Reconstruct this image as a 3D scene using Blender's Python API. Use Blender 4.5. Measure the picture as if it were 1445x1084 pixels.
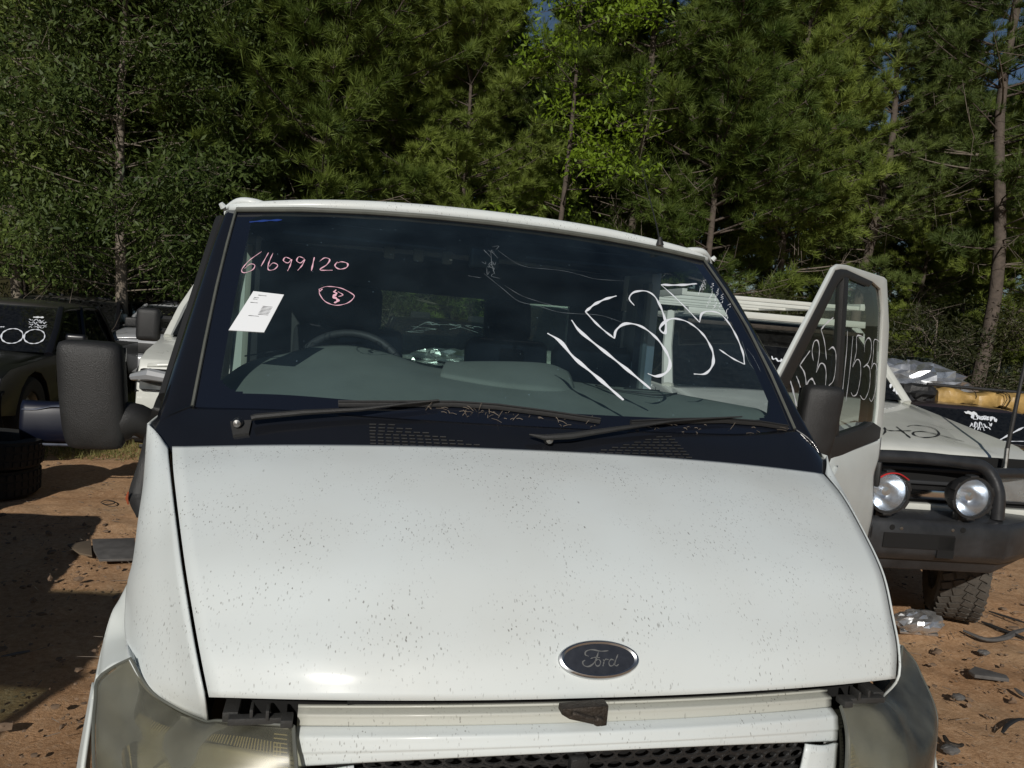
import bpy, bmesh, math, random
import numpy as np
from mathutils import Vector, Matrix
from mathutils.bvhtree import BVHTree
rnd = random.Random(7)
rng = np.random.default_rng(11)
SC = bpy.context.scene
COL = SC.collection
for o_ in list(bpy.data.objects):
    bpy.data.objects.remove(o_)

# ------------------------------------------------------------------ camera, sky, sun, exposure
W_, H_, F_ = 1445.0, 1084.0, 1085.0
CAM = np.array([-.469, -1.259, 1.575]) * 1.08
yaw, pitch, roll = math.radians(12.96), math.radians(-4.97), math.radians(4.81)
cw = np.array([math.sin(yaw)*math.cos(pitch), math.cos(yaw)*math.cos(pitch), math.sin(pitch)])
cr0 = np.array([math.cos(yaw), -math.sin(yaw), 0.0])
cu0 = np.cross(cr0, cw)
cr = math.cos(roll)*cr0 + math.sin(roll)*cu0
cu = -math.sin(roll)*cr0 + math.cos(roll)*cu0
cd = bpy.data.cameras.new('camera')
cam = bpy.data.objects.new('camera', cd)
COL.objects.link(cam)
cam.matrix_world = Matrix(((cr[0], cu[0], -cw[0], CAM[0]), (cr[1], cu[1], -cw[1], CAM[1]),
                           (cr[2], cu[2], -cw[2], CAM[2]), (0, 0, 0, 1)))
cd.sensor_fit = 'HORIZONTAL'
cd.sensor_width = 36.0
cd.lens = 36.0 * F_ / W_
cd.clip_start = 0.05
cd.clip_end = 2000
SC.camera = cam

SUN_EL, SUN_AZ = 28.0, -157.0          # azimuth measured from +Y towards +X
wd = bpy.data.worlds.new('World')
SC.world = wd
wd.use_nodes = True
nt = wd.node_tree
bg = nt.nodes['Background']
sky = nt.nodes.new('ShaderNodeTexSky')
sky.sky_type = 'NISHITA'
sky.sun_disc = False
sky.sun_elevation = math.radians(SUN_EL)
sky.sun_rotation = math.radians(SUN_AZ)
sky.air_density = 1.0
sky.dust_density = 0.3
sky.ozone_density = 2.5
nt.links.new(sky.outputs[0], bg.inputs[0])
bg.inputs[1].default_value = 0.05
sd = bpy.data.lights.new('sun', 'SUN')
sun = bpy.data.objects.new('sun', sd)
COL.objects.link(sun)
sd.energy = 5.0
sd.angle = math.radians(0.5)
sd.color = (1.0, 0.955, 0.885)
sv = Vector((math.sin(math.radians(SUN_AZ))*math.cos(math.radians(SUN_EL)),
             math.cos(math.radians(SUN_AZ))*math.cos(math.radians(SUN_EL)), math.sin(math.radians(SUN_EL))))
sun.rotation_euler = sv.to_track_quat('Z', 'Y').to_euler()
SC.view_settings.view_transform = 'Standard'
SC.view_settings.look = 'None'
SC.view_settings.exposure = -0.66
SC.view_settings.gamma = 1.0
SC.view_settings.use_curve_mapping = False
SC.cycles.max_bounces = 10
SC.cycles.transparent_max_bounces = 24
SC.cycles.diffuse_bounces = 3

# ------------------------------------------------------------------ helpers
def ray(px, py):
    return cw + cr*(px-W_/2)/F_ - cu*(py-H_/2)/F_
def at(px, py, ax, v):
    """point of the place seen at a photograph position, on the plane axis ax = v"""
    d = ray(px, py)
    return CAM + d*((v-CAM[ax])/d[ax])

def mat(name, col, rough=.5, metal=0.0, var=0.0, vscale=4.0, bump=0.0, bscale=60.0, spec=.5, coat=0.0, emit=None, objvar=0.0):
    m = bpy.data.materials.new(name)
    m.use_nodes = True
    n = m.node_tree.nodes; l = m.node_tree.links
    p = n['Principled BSDF']
    p.inputs['Base Color'].default_value = (*col, 1)
    p.inputs['Roughness'].default_value = rough
    p.inputs['Metallic'].default_value = metal
    p.inputs['Specular IOR Level'].default_value = spec
    p.inputs['Coat Weight'].default_value = coat
    tc = n.new('ShaderNodeTexCoord')
    if var or objvar:
        nz = n.new('ShaderNodeTexNoise'); nz.inputs['Scale'].default_value = vscale; nz.inputs['Detail'].default_value = 6
        nz.inputs['Roughness'].default_value = .65
        l.new(tc.outputs['Object'], nz.inputs['Vector'])
        hs = n.new('ShaderNodeHueSaturation'); hs.inputs['Color'].default_value = (*col, 1)
        mr = n.new('ShaderNodeMapRange'); mr.inputs[1].default_value = .25; mr.inputs[2].default_value = .75
        mr.inputs[3].default_value = 1-var; mr.inputs[4].default_value = 1+var
        l.new(nz.outputs[0], mr.inputs[0]); l.new(mr.outputs[0], hs.inputs['Value'])
        l.new(hs.outputs[0], p.inputs['Base Color'])
        if rough > .1:
            m2 = n.new('ShaderNodeMapRange'); m2.inputs[3].default_value = max(.05, rough-.12); m2.inputs[4].default_value = min(1, rough+.12)
            l.new(nz.outputs[0], m2.inputs[0]); l.new(m2.outputs[0], p.inputs['Roughness'])
    if bump:
        bz = n.new('ShaderNodeTexNoise'); bz.inputs['Scale'].default_value = bscale; bz.inputs['Detail'].default_value = 4
        l.new(tc.outputs['Object'], bz.inputs['Vector'])
        bp = n.new('ShaderNodeBump'); bp.inputs['Strength'].default_value = bump; bp.inputs['Distance'].default_value = .01
        l.new(bz.outputs[0], bp.inputs['Height']); l.new(bp.outputs[0], p.inputs['Normal'])
    return m

def N(m, t, **kw):
    x = m.node_tree.nodes.new(t)
    for k, v in kw.items():
        setattr(x, k, v)
    return x

def glass_mat(name, tint, refl_rough=.02, dust_haze=(.42, .43, .42), dirt=.03, dirt_scale=30, band=None, ior=1.5):
    """thin pane: tinted see-through plus a mirror reflection that follows Fresnel, plus a dusty film that carries painted sky haze on the windscreen"""
    m = bpy.data.materials.new(name); m.use_nodes = True
    n = m.node_tree.nodes; l = m.node_tree.links
    n.remove(n['Principled BSDF']); out = n['Material Output']
    tr = n.new('ShaderNodeBsdfTransparent'); tr.inputs[0].default_value = (*tint, 1)
    gl = n.new('ShaderNodeBsdfGlossy'); gl.inputs['Roughness'].default_value = refl_rough
    fr = n.new('ShaderNodeFresnel'); gb = n.new('ShaderNodeNewGeometry')
    io = n.new('ShaderNodeMapRange'); io.inputs[3].default_value = ior; io.inputs[4].default_value = 1/ior
    l.new(gb.outputs['Backfacing'], io.inputs[0]); l.new(io.outputs[0], fr.inputs[0])
    mx = n.new('ShaderNodeMixShader'); l.new(fr.outputs[0], mx.inputs[0]); l.new(tr.outputs[0], mx.inputs[1]); l.new(gl.outputs[0], mx.inputs[2])
    df = n.new('ShaderNodeBsdfDiffuse'); df.inputs[0].default_value = (*dust_haze, 1)
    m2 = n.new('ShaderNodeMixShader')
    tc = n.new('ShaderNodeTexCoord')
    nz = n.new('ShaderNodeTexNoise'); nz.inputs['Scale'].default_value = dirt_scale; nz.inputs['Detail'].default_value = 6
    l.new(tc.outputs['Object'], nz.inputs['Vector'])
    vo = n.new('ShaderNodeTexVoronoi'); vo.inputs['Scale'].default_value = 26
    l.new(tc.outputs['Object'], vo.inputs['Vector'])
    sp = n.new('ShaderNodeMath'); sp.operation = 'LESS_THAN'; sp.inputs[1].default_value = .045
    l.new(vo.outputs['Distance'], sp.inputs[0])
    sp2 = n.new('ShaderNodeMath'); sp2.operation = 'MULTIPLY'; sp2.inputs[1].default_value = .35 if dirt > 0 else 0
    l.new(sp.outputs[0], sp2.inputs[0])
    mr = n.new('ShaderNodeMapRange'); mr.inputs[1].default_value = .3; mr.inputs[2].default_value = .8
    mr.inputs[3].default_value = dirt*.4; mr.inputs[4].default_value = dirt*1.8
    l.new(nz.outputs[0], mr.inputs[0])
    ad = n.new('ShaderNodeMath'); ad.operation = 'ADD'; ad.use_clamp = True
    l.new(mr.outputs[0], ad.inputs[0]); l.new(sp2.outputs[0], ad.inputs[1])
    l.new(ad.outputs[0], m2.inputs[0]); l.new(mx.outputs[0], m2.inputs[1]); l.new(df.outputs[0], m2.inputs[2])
    l.new(m2.outputs[0], out.inputs[0])
    if band:      # the blue shade band along the top of a windscreen: (z_low, z_high, colour)
        sx = n.new('ShaderNodeSeparateXYZ'); geo = n.new('ShaderNodeNewGeometry')
        l.new(geo.outputs['Position'], sx.inputs[0])
        b = n.new('ShaderNodeMapRange'); b.interpolation_type = 'SMOOTHSTEP'
        b.inputs[1].default_value = band[0]; b.inputs[2].default_value = band[1]
        l.new(sx.outputs[2], b.inputs[0])
        mc = n.new('ShaderNodeMix'); mc.data_type = 'RGBA'
        l.new(b.outputs[0], mc.inputs[0]); mc.inputs[6].default_value = (*tint, 1); mc.inputs[7].default_value = (*band[2], 1)
        l.new(mc.outputs[2], tr.inputs[0])
    return m

def link(name, me, parent=None):
    o = bpy.data.objects.new(name, me)
    COL.objects.link(o)
    if parent:
        o.parent = parent
    return o

def tag(o, label=None, cat=None, group=None, kind=None):
    if label: o['label'] = label
    if cat: o['category'] = cat
    if group: o['group'] = group
    if kind: o['kind'] = kind
    return o

def thing(name, label, cat, loc=(0, 0, 0), rot=0, group=None):
    o = bpy.data.objects.new(name, None)
    COL.objects.link(o)
    o.location = loc; o.rotation_euler = (0, 0, rot)
    o.empty_display_size = .1
    return tag(o, label, cat, group)

def root_of(o):
    while o.parent: o = o.parent
    return o

def build(name, V, Fc, m, parent=None, smooth=True, bevel=0, seg=2, world=False, angle=35, sub=0, solid=0):
    """one mesh object; with world=True the vertices are world positions (thing unrotated)"""
    V = [tuple(map(float, v)) for v in V]
    if world and parent:
        L = root_of(parent).location
        V = [(v[0]-L[0], v[1]-L[1], v[2]-L[2]) for v in V]
    me = bpy.data.meshes.new(name)
    me.from_pydata(V, [], [tuple(f) for f in Fc])
    bm = bmesh.new(); bm.from_mesh(me)
    bmesh.ops.recalc_face_normals(bm, faces=bm.faces)
    if bevel:
        es = [e for e in bm.edges if len(e.link_faces) == 2 and e.calc_face_angle(0) > math.radians(angle)]
        bmesh.ops.bevel(bm, geom=es, offset=bevel, segments=seg, profile=.6, affect='EDGES', clamp_overlap=True)
    for f in bm.faces: f.smooth = smooth
    if smooth:
        for e in bm.edges:
            if len(e.link_faces) == 2 and e.calc_face_angle(0) > math.radians(40): e.smooth = False
    bm.to_mesh(me); bm.free()
    me.materials.append(m)
    o = link(name, me, parent)
    if sub:
        s = o.modifiers.new('sub', 'SUBSURF'); s.levels = s.render_levels = sub
    if solid:
        s = o.modifiers.new('sol', 'SOLIDIFY'); s.thickness = abs(solid); s.offset = 1 if solid > 0 else -1
    return o

class MB:
    """collects primitive shapes into one mesh"""
    def __init__(s): s.V = []; s.F = []
    def add(s, V, F):
        k = len(s.V); s.V += [tuple(v) for v in V]; s.F += [tuple(i+k for i in f) for f in F]
    def box(s, c, d, R=None):
        P = [(x*d[0]/2, y*d[1]/2, z*d[2]/2) for x in (-1, 1) for y in (-1, 1) for z in (-1, 1)]
        if R is not None: P = [tuple(R @ Vector(p)) for p in P]
        s.add([(p[0]+c[0], p[1]+c[1], p[2]+c[2]) for p in P],
              [(0, 1, 3, 2), (4, 6, 7, 5), (0, 4, 5, 1), (2, 3, 7, 6), (0, 2, 6, 4), (1, 5, 7, 3)])
        return s
    def tube(s, pts, r, n=8, cap=True, flat=None):
        pts = [Vector(p) for p in pts]
        k = len(pts)
        rs = r if hasattr(r, '__len__') else [r]*k
        V = []; F = []
        up = Vector((0, 0, 1))
        t0 = (pts[1]-pts[0]).normalized()
        if abs(t0.dot(up)) > .95: up = Vector((1, 0, 0))
        u = t0.cross(up).normalized()
        for i, p in enumerate(pts):
            t = (pts[min(i+1, k-1)]-pts[max(i-1, 0)])
            t = t.normalized() if t.length > 1e-9 else t0
            u = (u - t*u.dot(t))
            u = u.normalized() if u.length > 1e-6 else t.orthogonal().normalized()
            v = t.cross(u)
            for j in range(n):
                a = 2*math.pi*j/n
                V.append(p + (u*math.cos(a) + v*math.sin(a)*(flat or 1))*rs[i])
        for i in range(k-1):
            for j in range(n):
                F.append((i*n+j, i*n+(j+1) % n, (i+1)*n+(j+1) % n, (i+1)*n+j))
        if cap:
            F.append(tuple(range(n-1, -1, -1))); F.append(tuple((k-1)*n+j for j in range(n)))
        s.add(V, F); return s
    def lathe(s, prof, c, axis='x', n=32, close=False):
        """profile of (radius, along) pairs turned about an axis through c"""
        V = []; F = []; k = len(prof)
        for i in range(n):
            a = 2*math.pi*i/n
            for r, h in prof:
                ca, sa = r*math.cos(a), r*math.sin(a)
                q = {'x': (h, ca, sa), 'y': (ca, h, sa), 'z': (ca, sa, h)}[axis]
                V.append((q[0]+c[0], q[1]+c[1], q[2]+c[2]))
        for i in range(n):
            for j in range(k-1 + (1 if close else 0)):
                j2 = (j+1) % k; i2 = (i+1) % n
                F.append((i*k+j, i2*k+j, i2*k+j2, i*k+j2))
        s.add(V, F); return s
    def prism(s, poly, x0, x1, axis='x'):
        """polygon of 2D points extruded along an axis"""
        n = len(poly); V = []
        for x in (x0, x1):
            for a, b in poly:
                V.append({'x': (x, a, b), 'y': (a, x, b), 'z': (a, b, x)}[axis])
        F = [tuple(range(n)), tuple(range(2*n-1, n-1, -1))] + [(i, (i+1) % n, n+(i+1) % n, n+i) for i in range(n)]
        s.add(V, F); return s
    def build(s, name, m, parent=None, **k): return build(name, s.V, s.F, m, parent, **k)

def catmull(P, n):
    P = [np.array(p, float) for p in P]
    if len(P) == 2: return [P[0]*(1-t)+P[1]*t for t in np.linspace(0, 1, n)]
    Q = [2*P[0]-P[1]] + P + [2*P[-1]-P[-2]]
    d = [0.0]
    for a, b in zip(P[:-1], P[1:]): d.append(d[-1]+max(1e-6, np.linalg.norm(b-a)))
    out = []
    for s_ in np.linspace(0, d[-1], n):
        i = min(len(P)-2, max(0, int(np.searchsorted(d, s_, 'right'))-1))
        t = (s_-d[i])/(d[i+1]-d[i])
        p0, p1, p2, p3 = Q[i], Q[i+1], Q[i+2], Q[i+3]
        out.append(.5*((2*p1)+(-p0+p2)*t+(2*p0-5*p1+4*p2-p3)*t*t+(-p0+3*p1-3*p2+p3)*t**3))
    return out

def grid(rows, nu, nv):
    """rows of control points -> smooth grid nv x nu"""
    R = [catmull(r, nu) for r in rows]
    C = [catmull([R[j][i] for j in range(len(R))], nv) for i in range(nu)]
    return [[C[i][j] for i in range(nu)] for j in range(nv)]

def coons(top, bot, left, right, nu, nv):
    """patch between four edge curves (top and bottom run left to right, left and right run top to bottom)"""
    T, B = catmull(top, nu), catmull(bot, nu); L, R = catmull(left, nv), catmull(right, nv)
    G = []
    for j in range(nv):
        v = j/(nv-1); row = []
        for i in range(nu):
            u = i/(nu-1)
            p = (1-v)*T[i]+v*B[i]+(1-u)*L[j]+u*R[j]-((1-u)*(1-v)*T[0]+u*(1-v)*T[-1]+(1-u)*v*B[0]+u*v*B[-1])
            row.append(p)
        G.append(row)
    return G

def gmesh(G, flip=False):
    nv, nu = len(G), len(G[0])
    V = [p for r in G for p in r]
    F = [(j*nu+i, j*nu+i+1, (j+1)*nu+i+1, (j+1)*nu+i) for j in range(nv-1) for i in range(nu-1)]
    return V, F

def patch(name, G, m, parent, solid=.003, world=True, face=(0, -1, .4)):
    """smooth surface with thickness; normals made to face the given way, thickness added behind"""
    V, F = gmesh(G)
    L = root_of(parent).location if (world and parent) else (0, 0, 0)
    V = [(v[0]-L[0], v[1]-L[1], v[2]-L[2]) for v in V]
    me = bpy.data.meshes.new(name); me.from_pydata(V, [], F)
    me.update()
    tot = Vector((0, 0, 0))
    for p in me.polygons: tot += p.normal*p.area
    if tot.dot(Vector(face)) < 0: me.flip_normals()
    for p in me.polygons: p.use_smooth = True
    me.materials.append(m)
    o = link(name, me, parent)
    if solid:
        s = o.modifiers.new('sol', 'SOLIDIFY'); s.thickness = solid; s.offset = -1
    return o

def mirror(P): return [np.array([-p[0], p[1], p[2]]) for p in P]
def mirg(G): return [mirror(r)[::-1] for r in G]

def bvh_of(G):
    V, F = gmesh(G)
    return BVHTree.FromPolygons([Vector(v) for v in V], F)
def cast(bvh, px, py, off=.0015):
    """where the sight line of a photograph position meets a surface: the mark is laid on that surface"""
    d = Vector(ray(px, py)).normalized()
    loc, nor, idx, dist = bvh.ray_cast(Vector(CAM), d)
    if loc is None: return None, None
    if nor.dot(d) > 0: nor = -nor
    return loc + nor*off, nor

def stroke(mb, pts, nors, w):
    """paint stroke: a ribbon lying on a surface, with blunt tapered ends"""
    n = len(pts); V = []; F = []
    for i in range(n):
        t = Vector(pts[min(i+1, n-1)])-Vector(pts[max(i-1, 0)])
        if t.length < 1e-9: t = Vector((1, 0, 0))
        s = t.normalized().cross(Vector(nors[i])).normalized()
        e = min(i, n-1-i)/max(1, n-1)
        ww = w*(.45+.55*min(1, e*8))*(.85+.3*math.sin(i*.7+n))
        V += [Vector(pts[i])-s*ww/2, Vector(pts[i])+s*ww/2]
    for i in range(n-1): F.append((2*i, 2*i+1, 2*i+3, 2*i+2))
    mb.add(V, F)

def px_stroke(mb, bvh, pts, w, scale=1, org=(0, 0), n=None, off=.0015):
    P = catmull([(p[0]/scale+org[0], p[1]/scale+org[1], 0) for p in pts], n or max(6, len(pts)*7))
    A = []; B = []
    for q in P:
        l_, nn = cast(bvh, q[0], q[1], off)
        if l_ is not None: A.append(l_); B.append(nn)
    if len(A) > 2: stroke(mb, A, B, w)

# ------------------------------------------------------------------ materials
def white_paint(name, base, speck=1.0, streak=True):
    m = mat(name, base, .48, spec=.4, coat=.12)
    n = m.node_tree.nodes; l = m.node_tree.links; p = n['Principled BSDF']
    p.inputs['Coat Roughness'].default_value = .14
    tc = n.new('ShaderNodeTexCoord')
    def noise(sc, det=5, stretch=None):
        x = n.new('ShaderNodeTexNoise'); x.inputs['Scale'].default_value = sc; x.inputs['Detail'].default_value = det
        if stretch:
            mp = n.new('ShaderNodeMapping'); mp.inputs['Scale'].default_value = stretch
            l.new(tc.outputs['Object'], mp.inputs[0]); l.new(mp.outputs[0], x.inputs['Vector'])
        else: l.new(tc.outputs['Object'], x.inputs['Vector'])
        return x
    def rng_(src, a, b, c=0, d=1):
        r = n.new('ShaderNodeMapRange'); r.inputs[1].default_value = a; r.inputs[2].default_value = b
        r.inputs[3].default_value = c; r.inputs[4].default_value = d; l.new(src, r.inputs[0]); return r.outputs[0]
    def mul(a, b):
        x = n.new('ShaderNodeMath'); x.operation = 'MULTIPLY'; l.new(a, x.inputs[0])
        if isinstance(b, float): x.inputs[1].default_value = b
        else: l.new(b, x.inputs[1])
        return x.outputs[0]
    def add(a, b):
        x = n.new('ShaderNodeMath'); x.operation = 'ADD'; x.use_clamp = True; l.new(a, x.inputs[0]); l.new(b, x.inputs[1]); return x.outputs[0]
    # specks: small elongated dots, denser in clusters
    mp = n.new('ShaderNodeMapping'); mp.inputs['Scale'].default_value = (1.0, .45, .45); mp.inputs['Rotation'].default_value = (0, 0, .35)
    l.new(tc.outputs['Object'], mp.inputs[0])
    wob = noise(60, 3)
    vm = n.new('ShaderNodeVectorMath'); vm.operation = 'MULTIPLY_ADD'
    l.new(wob.outputs['Color'], vm.inputs[0]); vm.inputs[1].default_value = (.008, .008, .008); l.new(mp.outputs[0], vm.inputs[2])
    tot = None
    for sc, th in ((190, .28), (110, .18), (55, .105), (24, .06)):
        v = n.new('ShaderNodeTexVoronoi'); v.inputs['Scale'].default_value = sc
        l.new(vm.outputs[0], v.inputs['Vector'])
        sep = n.new('ShaderNodeSeparateColor'); l.new(v.outputs['Color'], sep.inputs[0])
        dots = rng_(v.outputs['Distance'], th, th*.55)
        clump = rng_(noise(7 if sc > 90 else 4).outputs[0], .40, .60)
        pick = rng_(sep.outputs[0], .30, .45)
        strength = rng_(sep.outputs[1], 0, 1, .25, 1)
        t = mul(mul(mul(dots, clump), pick), strength)
        tot = t if tot is None else add(tot, t)
    if streak:
        s1 = rng_(noise(16, 3, (1.0, .12, .12)).outputs[0], .70, .76)
        s2 = rng_(noise(90, 4).outputs[0], .55, .68)
        tot = add(tot, mul(mul(s1, s2), .5))
    tot = mul(tot, float(.8*speck))
    film = rng_(noise(3.2, 9).outputs[0], .35, .75, 0, .24)
    c1 = n.new('ShaderNodeMix'); c1.data_type = 'RGBA'; c1.inputs[6].default_value = (*base, 1); c1.inputs[7].default_value = (.50, .48, .42, 1)
    l.new(film, c1.inputs[0])
    c2 = n.new('ShaderNodeMix'); c2.data_type = 'RGBA'; c2.inputs[7].default_value = (.10, .09, .075, 1)
    l.new(tot, c2.inputs[0]); l.new(c1.outputs[2], c2.inputs[6]); l.new(c2.outputs[2], p.inputs['Base Color'])
    l.new(rng_(noise(9, 6).outputs[0], .3, .7, .42, .60), p.inputs['Roughness'])
    bp = n.new('ShaderNodeBump'); bp.inputs['Strength'].default_value = .25; bp.inputs['Distance'].default_value = .004
    l.new(noise(2.0, 2).outputs[0], bp.inputs['Height']); l.new(bp.outputs[0], p.inputs['Normal'])
    return m

M = {}
M['white'] = white_paint('white_van_paint', (.67, .718, .715))
M['white_clean'] = white_paint('white_door_paint', (.64, .68, .66), .3, False)
M['cream'] = white_paint('cream_inner_paint', (.50, .51, .46), 1.3)
M['grey_strip'] = mat('grey_gasket', (.10, .105, .09), .6, var=.2, vscale=20)
M['black_gloss'] = mat('black_gloss_trim', (.010, .011, .014), .14, var=.1, vscale=5, coat=.25)
M['frit'] = mat('black_frit', (.008, .010, .016), .10, coat=.8)
M['rubber'] = mat('black_rubber', (.02, .02, .02), .55, bump=.1)
M['plastic'] = mat('grained_black_plastic', (.017, .017, .017), .5, var=.25, vscale=18, bump=.25, bscale=420)
M['plastic2'] = mat('faded_black_plastic', (.030, .030, .029), .6, var=.3, vscale=9, bump=.2, bscale=300)
M['dark'] = mat('black_void', (.004, .004, .004), .9)
M['dash'] = mat('grey_dashboard', (.17, .19, .17), .75, var=.12, vscale=5, bump=.2, bscale=500)
M['dash_dark'] = mat('dark_dashboard', (.03, .032, .035), .6)
M['seat'] = mat('dark_seat_cloth', (.020, .021, .024), .9, bump=.3, bscale=200)
M['trim'] = mat('pale_cab_trim', (.30, .31, .27), .7, var=.08)
M['liner'] = mat('grey_roof_lining', (.06, .062, .065), .95)
M['chrome'] = mat('chrome', (.75, .76, .78), .12, 1.0, var=.1)
M['steel'] = mat('dull_steel', (.30, .30, .29), .38, 1.0, var=.2, vscale=30)
M['tyre'] = mat('tyre_rubber', (.012, .012, .011), .85, var=.3, vscale=12, bump=.4, bscale=80)
M['tyre_dusty'] = mat('dusty_tyre_rubber', (.075, .066, .055), .9, var=.35, vscale=12, bump=.4, bscale=80)
M['orange'] = mat('amber_lens', (.30, .07, .03), .3)
M['ink_white'] = mat('white_paint_marker', (.80, .83, .88), .6)
M['ink_pink'] = mat('pink_paint_marker', (.85, .50, .60), .6)
M['ink_black'] = mat('black_marker', (.02, .02, .02), .7)
M['paper'] = mat('white_paper', (.82, .84, .86), .7)
M['print'] = mat('grey_print', (.12, .12, .13), .8)
M['screen'] = glass_mat('windscreen_glass', (.70, .80, .80), dirt=.034, dust_haze=(.22, .34, .42), dirt_scale=5, band=(1.83, 1.93, (.10, .16, .22)), ior=1.6)  # dusty film tinted blue to imitate the haze of reflected sky
M['pane'] = glass_mat('side_window_glass', (.66, .76, .70), dirt=.01, dirt_scale=5, ior=1.45)
M['car_glass'] = glass_mat('dark_car_glass', (.10, .12, .13), dirt=.02, ior=1.6)
M['mirror'] = mat('mirror_glass', (.8, .8, .8), .02, 1.0)
M['crack'] = mat('crack_line', (.22, .25, .27), .3)

# ------------------------------------------------------------------ GROUND
def make_ground():
    def axis(lo, hi, a, b, fine, coarse):
        xs = list(np.arange(a, b, fine))
        x = b; s = fine
        while x < hi: xs.append(x); s = min(s*1.35, coarse); x += s
        xs.append(hi); x = a; s = fine; pre = []
        while True:
            s = min(s*1.35, coarse); x -= s
            if x < lo: break
            pre.append(x)
        return np.array([lo]+pre[::-1]+xs)
    xs = axis(-400, 400, -4.2, 5.6, .033, 40); ys = axis(-300, 700, -.6, 8.2, .037, 40)
    X, Y = np.meshgrid(xs, ys)
    def vn(x, y, s, seed):
        r = np.random.default_rng(seed); T = r.random((256, 256))
        u = x/s; v = y/s; i = np.floor(u).astype(int); j = np.floor(v).astype(int); fu = u-i; fv = v-j
        fu = fu*fu*(3-2*fu); fv = fv*fv*(3-2*fv)
        g = lambda a, b: T[a % 256, b % 256]
        return (g(i, j)*(1-fu)+g(i+1, j)*fu)*(1-fv)+(g(i, j+1)*(1-fu)+g(i+1, j+1)*fu)*fv
    Z = (vn(X, Y, 1.7, 1)-.5)*.07+(vn(X, Y, .45, 2)-.5)*.035+(vn(X, Y, .16, 3)-.5)*.018+(vn(X, Y, .07, 4)-.5)*.013
    near = np.clip(1-(np.maximum(np.abs(X)-9, 0)+np.maximum(Y-14, 0))/20, 0, 1)
    Z = Z*near - .02
    Z += np.clip((Y-18)/60, 0, 1)*7.0
    n1, n0 = X.shape
    V = np.stack([X, Y, Z], -1).reshape(-1, 3)
    idx = np.arange(n1*n0).reshape(n1, n0)
    Fq = np.stack([idx[:-1, :-1], idx[:-1, 1:], idx[1:, 1:], idx[1:, :-1]], -1).reshape(-1, 4)
    me = bpy.data.meshes.new('ground')
    fast_mesh(me, V, Fq)
    m = bpy.data.materials.new('red_brown_dirt'); m.use_nodes = True
    n = m.node_tree.nodes; l = m.node_tree.links; p = n['Principled BSDF']; p.inputs['Roughness'].default_value = .95
    p.inputs['Specular IOR Level'].default_value = .1
    tc = n.new('ShaderNodeTexCoord')
    def nz(s, d=6, r=.6):
        x = n.new('ShaderNodeTexNoise'); x.inputs['Scale'].default_value = s; x.inputs['Detail'].default_value = d; x.inputs['Roughness'].default_value = r
        l.new(tc.outputs['Object'], x.inputs['Vector']); return x.outputs[0]
    def ramp(src, stops):
        r = n.new('ShaderNodeValToRGB'); e = r.color_ramp.elements
        e[0].position, e[0].color = stops[0][0], (*stops[0][1], 1); e[1].position, e[1].color = stops[-1][0], (*stops[-1][1], 1)
        for q, c in stops[1:-1]:
            k = e.new(q); k.color = (*c, 1)
        l.new(src, r.inputs[0]); return r.outputs[0]
    c1 = ramp(nz(1.3), [(.3, (.44, .225, .105)), (.5, (.53, .31, .165)), (.7, (.56, .38, .225))])
    c2 = ramp(nz(34, 8, .75), [(.32, (.15, .085, .045)), (.5, (.44, .275, .155)), (.68, (.64, .48, .33))])
    mx = n.new('ShaderNodeMix'); mx.data_type = 'RGBA'; mx.inputs[0].default_value = .5; l.new(c1, mx.inputs[6]); l.new(c2, mx.inputs[7])
    # leaf litter and grass tint further back
    sx = n.new('ShaderNodeSeparateXYZ'); l.new(tc.outputs['Object'], sx.inputs[0])
    fr = n.new('ShaderNodeMapRange'); fr.inputs[1].default_value = 7.0; fr.inputs[2].default_value = 12.0; l.new(sx.outputs[1], fr.inputs[0])
    g = ramp(nz(5, 6, .7), [(.3, (.035, .028, .014)), (.6, (.07, .065, .025)), (.75, (.13, .09, .05))])
    m2 = n.new('ShaderNodeMix'); m2.data_type = 'RGBA'; l.new(fr.outputs[0], m2.inputs[0]); l.new(mx.outputs[2], m2.inputs[6]); l.new(g, m2.inputs[7])
    l.new(m2.outputs[2], p.inputs['Base Color'])
    bp = n.new('ShaderNodeBump'); bp.inputs['Strength'].default_value = .9; bp.inputs['Distance'].default_value = .012
    l.new(nz(70, 8, .75), bp.inputs['Height']); l.new(bp.outputs[0], p.inputs['Normal'])
    me.materials.append(m)
    o = link('ground', me); o['kind'] = 'structure'
    return o

def fast_mesh(me, V, F):
    V = np.asarray(V, np.float32); F = np.asarray(F, np.int32); k = F.shape[1]
    me.vertices.add(len(V)); me.vertices.foreach_set('co', V.ravel())
    me.loops.add(F.size); me.loops.foreach_set('vertex_index', F.ravel())
    me.polygons.add(len(F)); me.polygons.foreach_set('loop_start', np.arange(0, F.size, k, dtype=np.int32))
    me.polygons.foreach_set('loop_total', np.full(len(F), k, np.int32))
    me.polygons.foreach_set('use_smooth', np.ones(len(F), bool))
    me.update(calc_edges=True)

make_ground()

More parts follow.
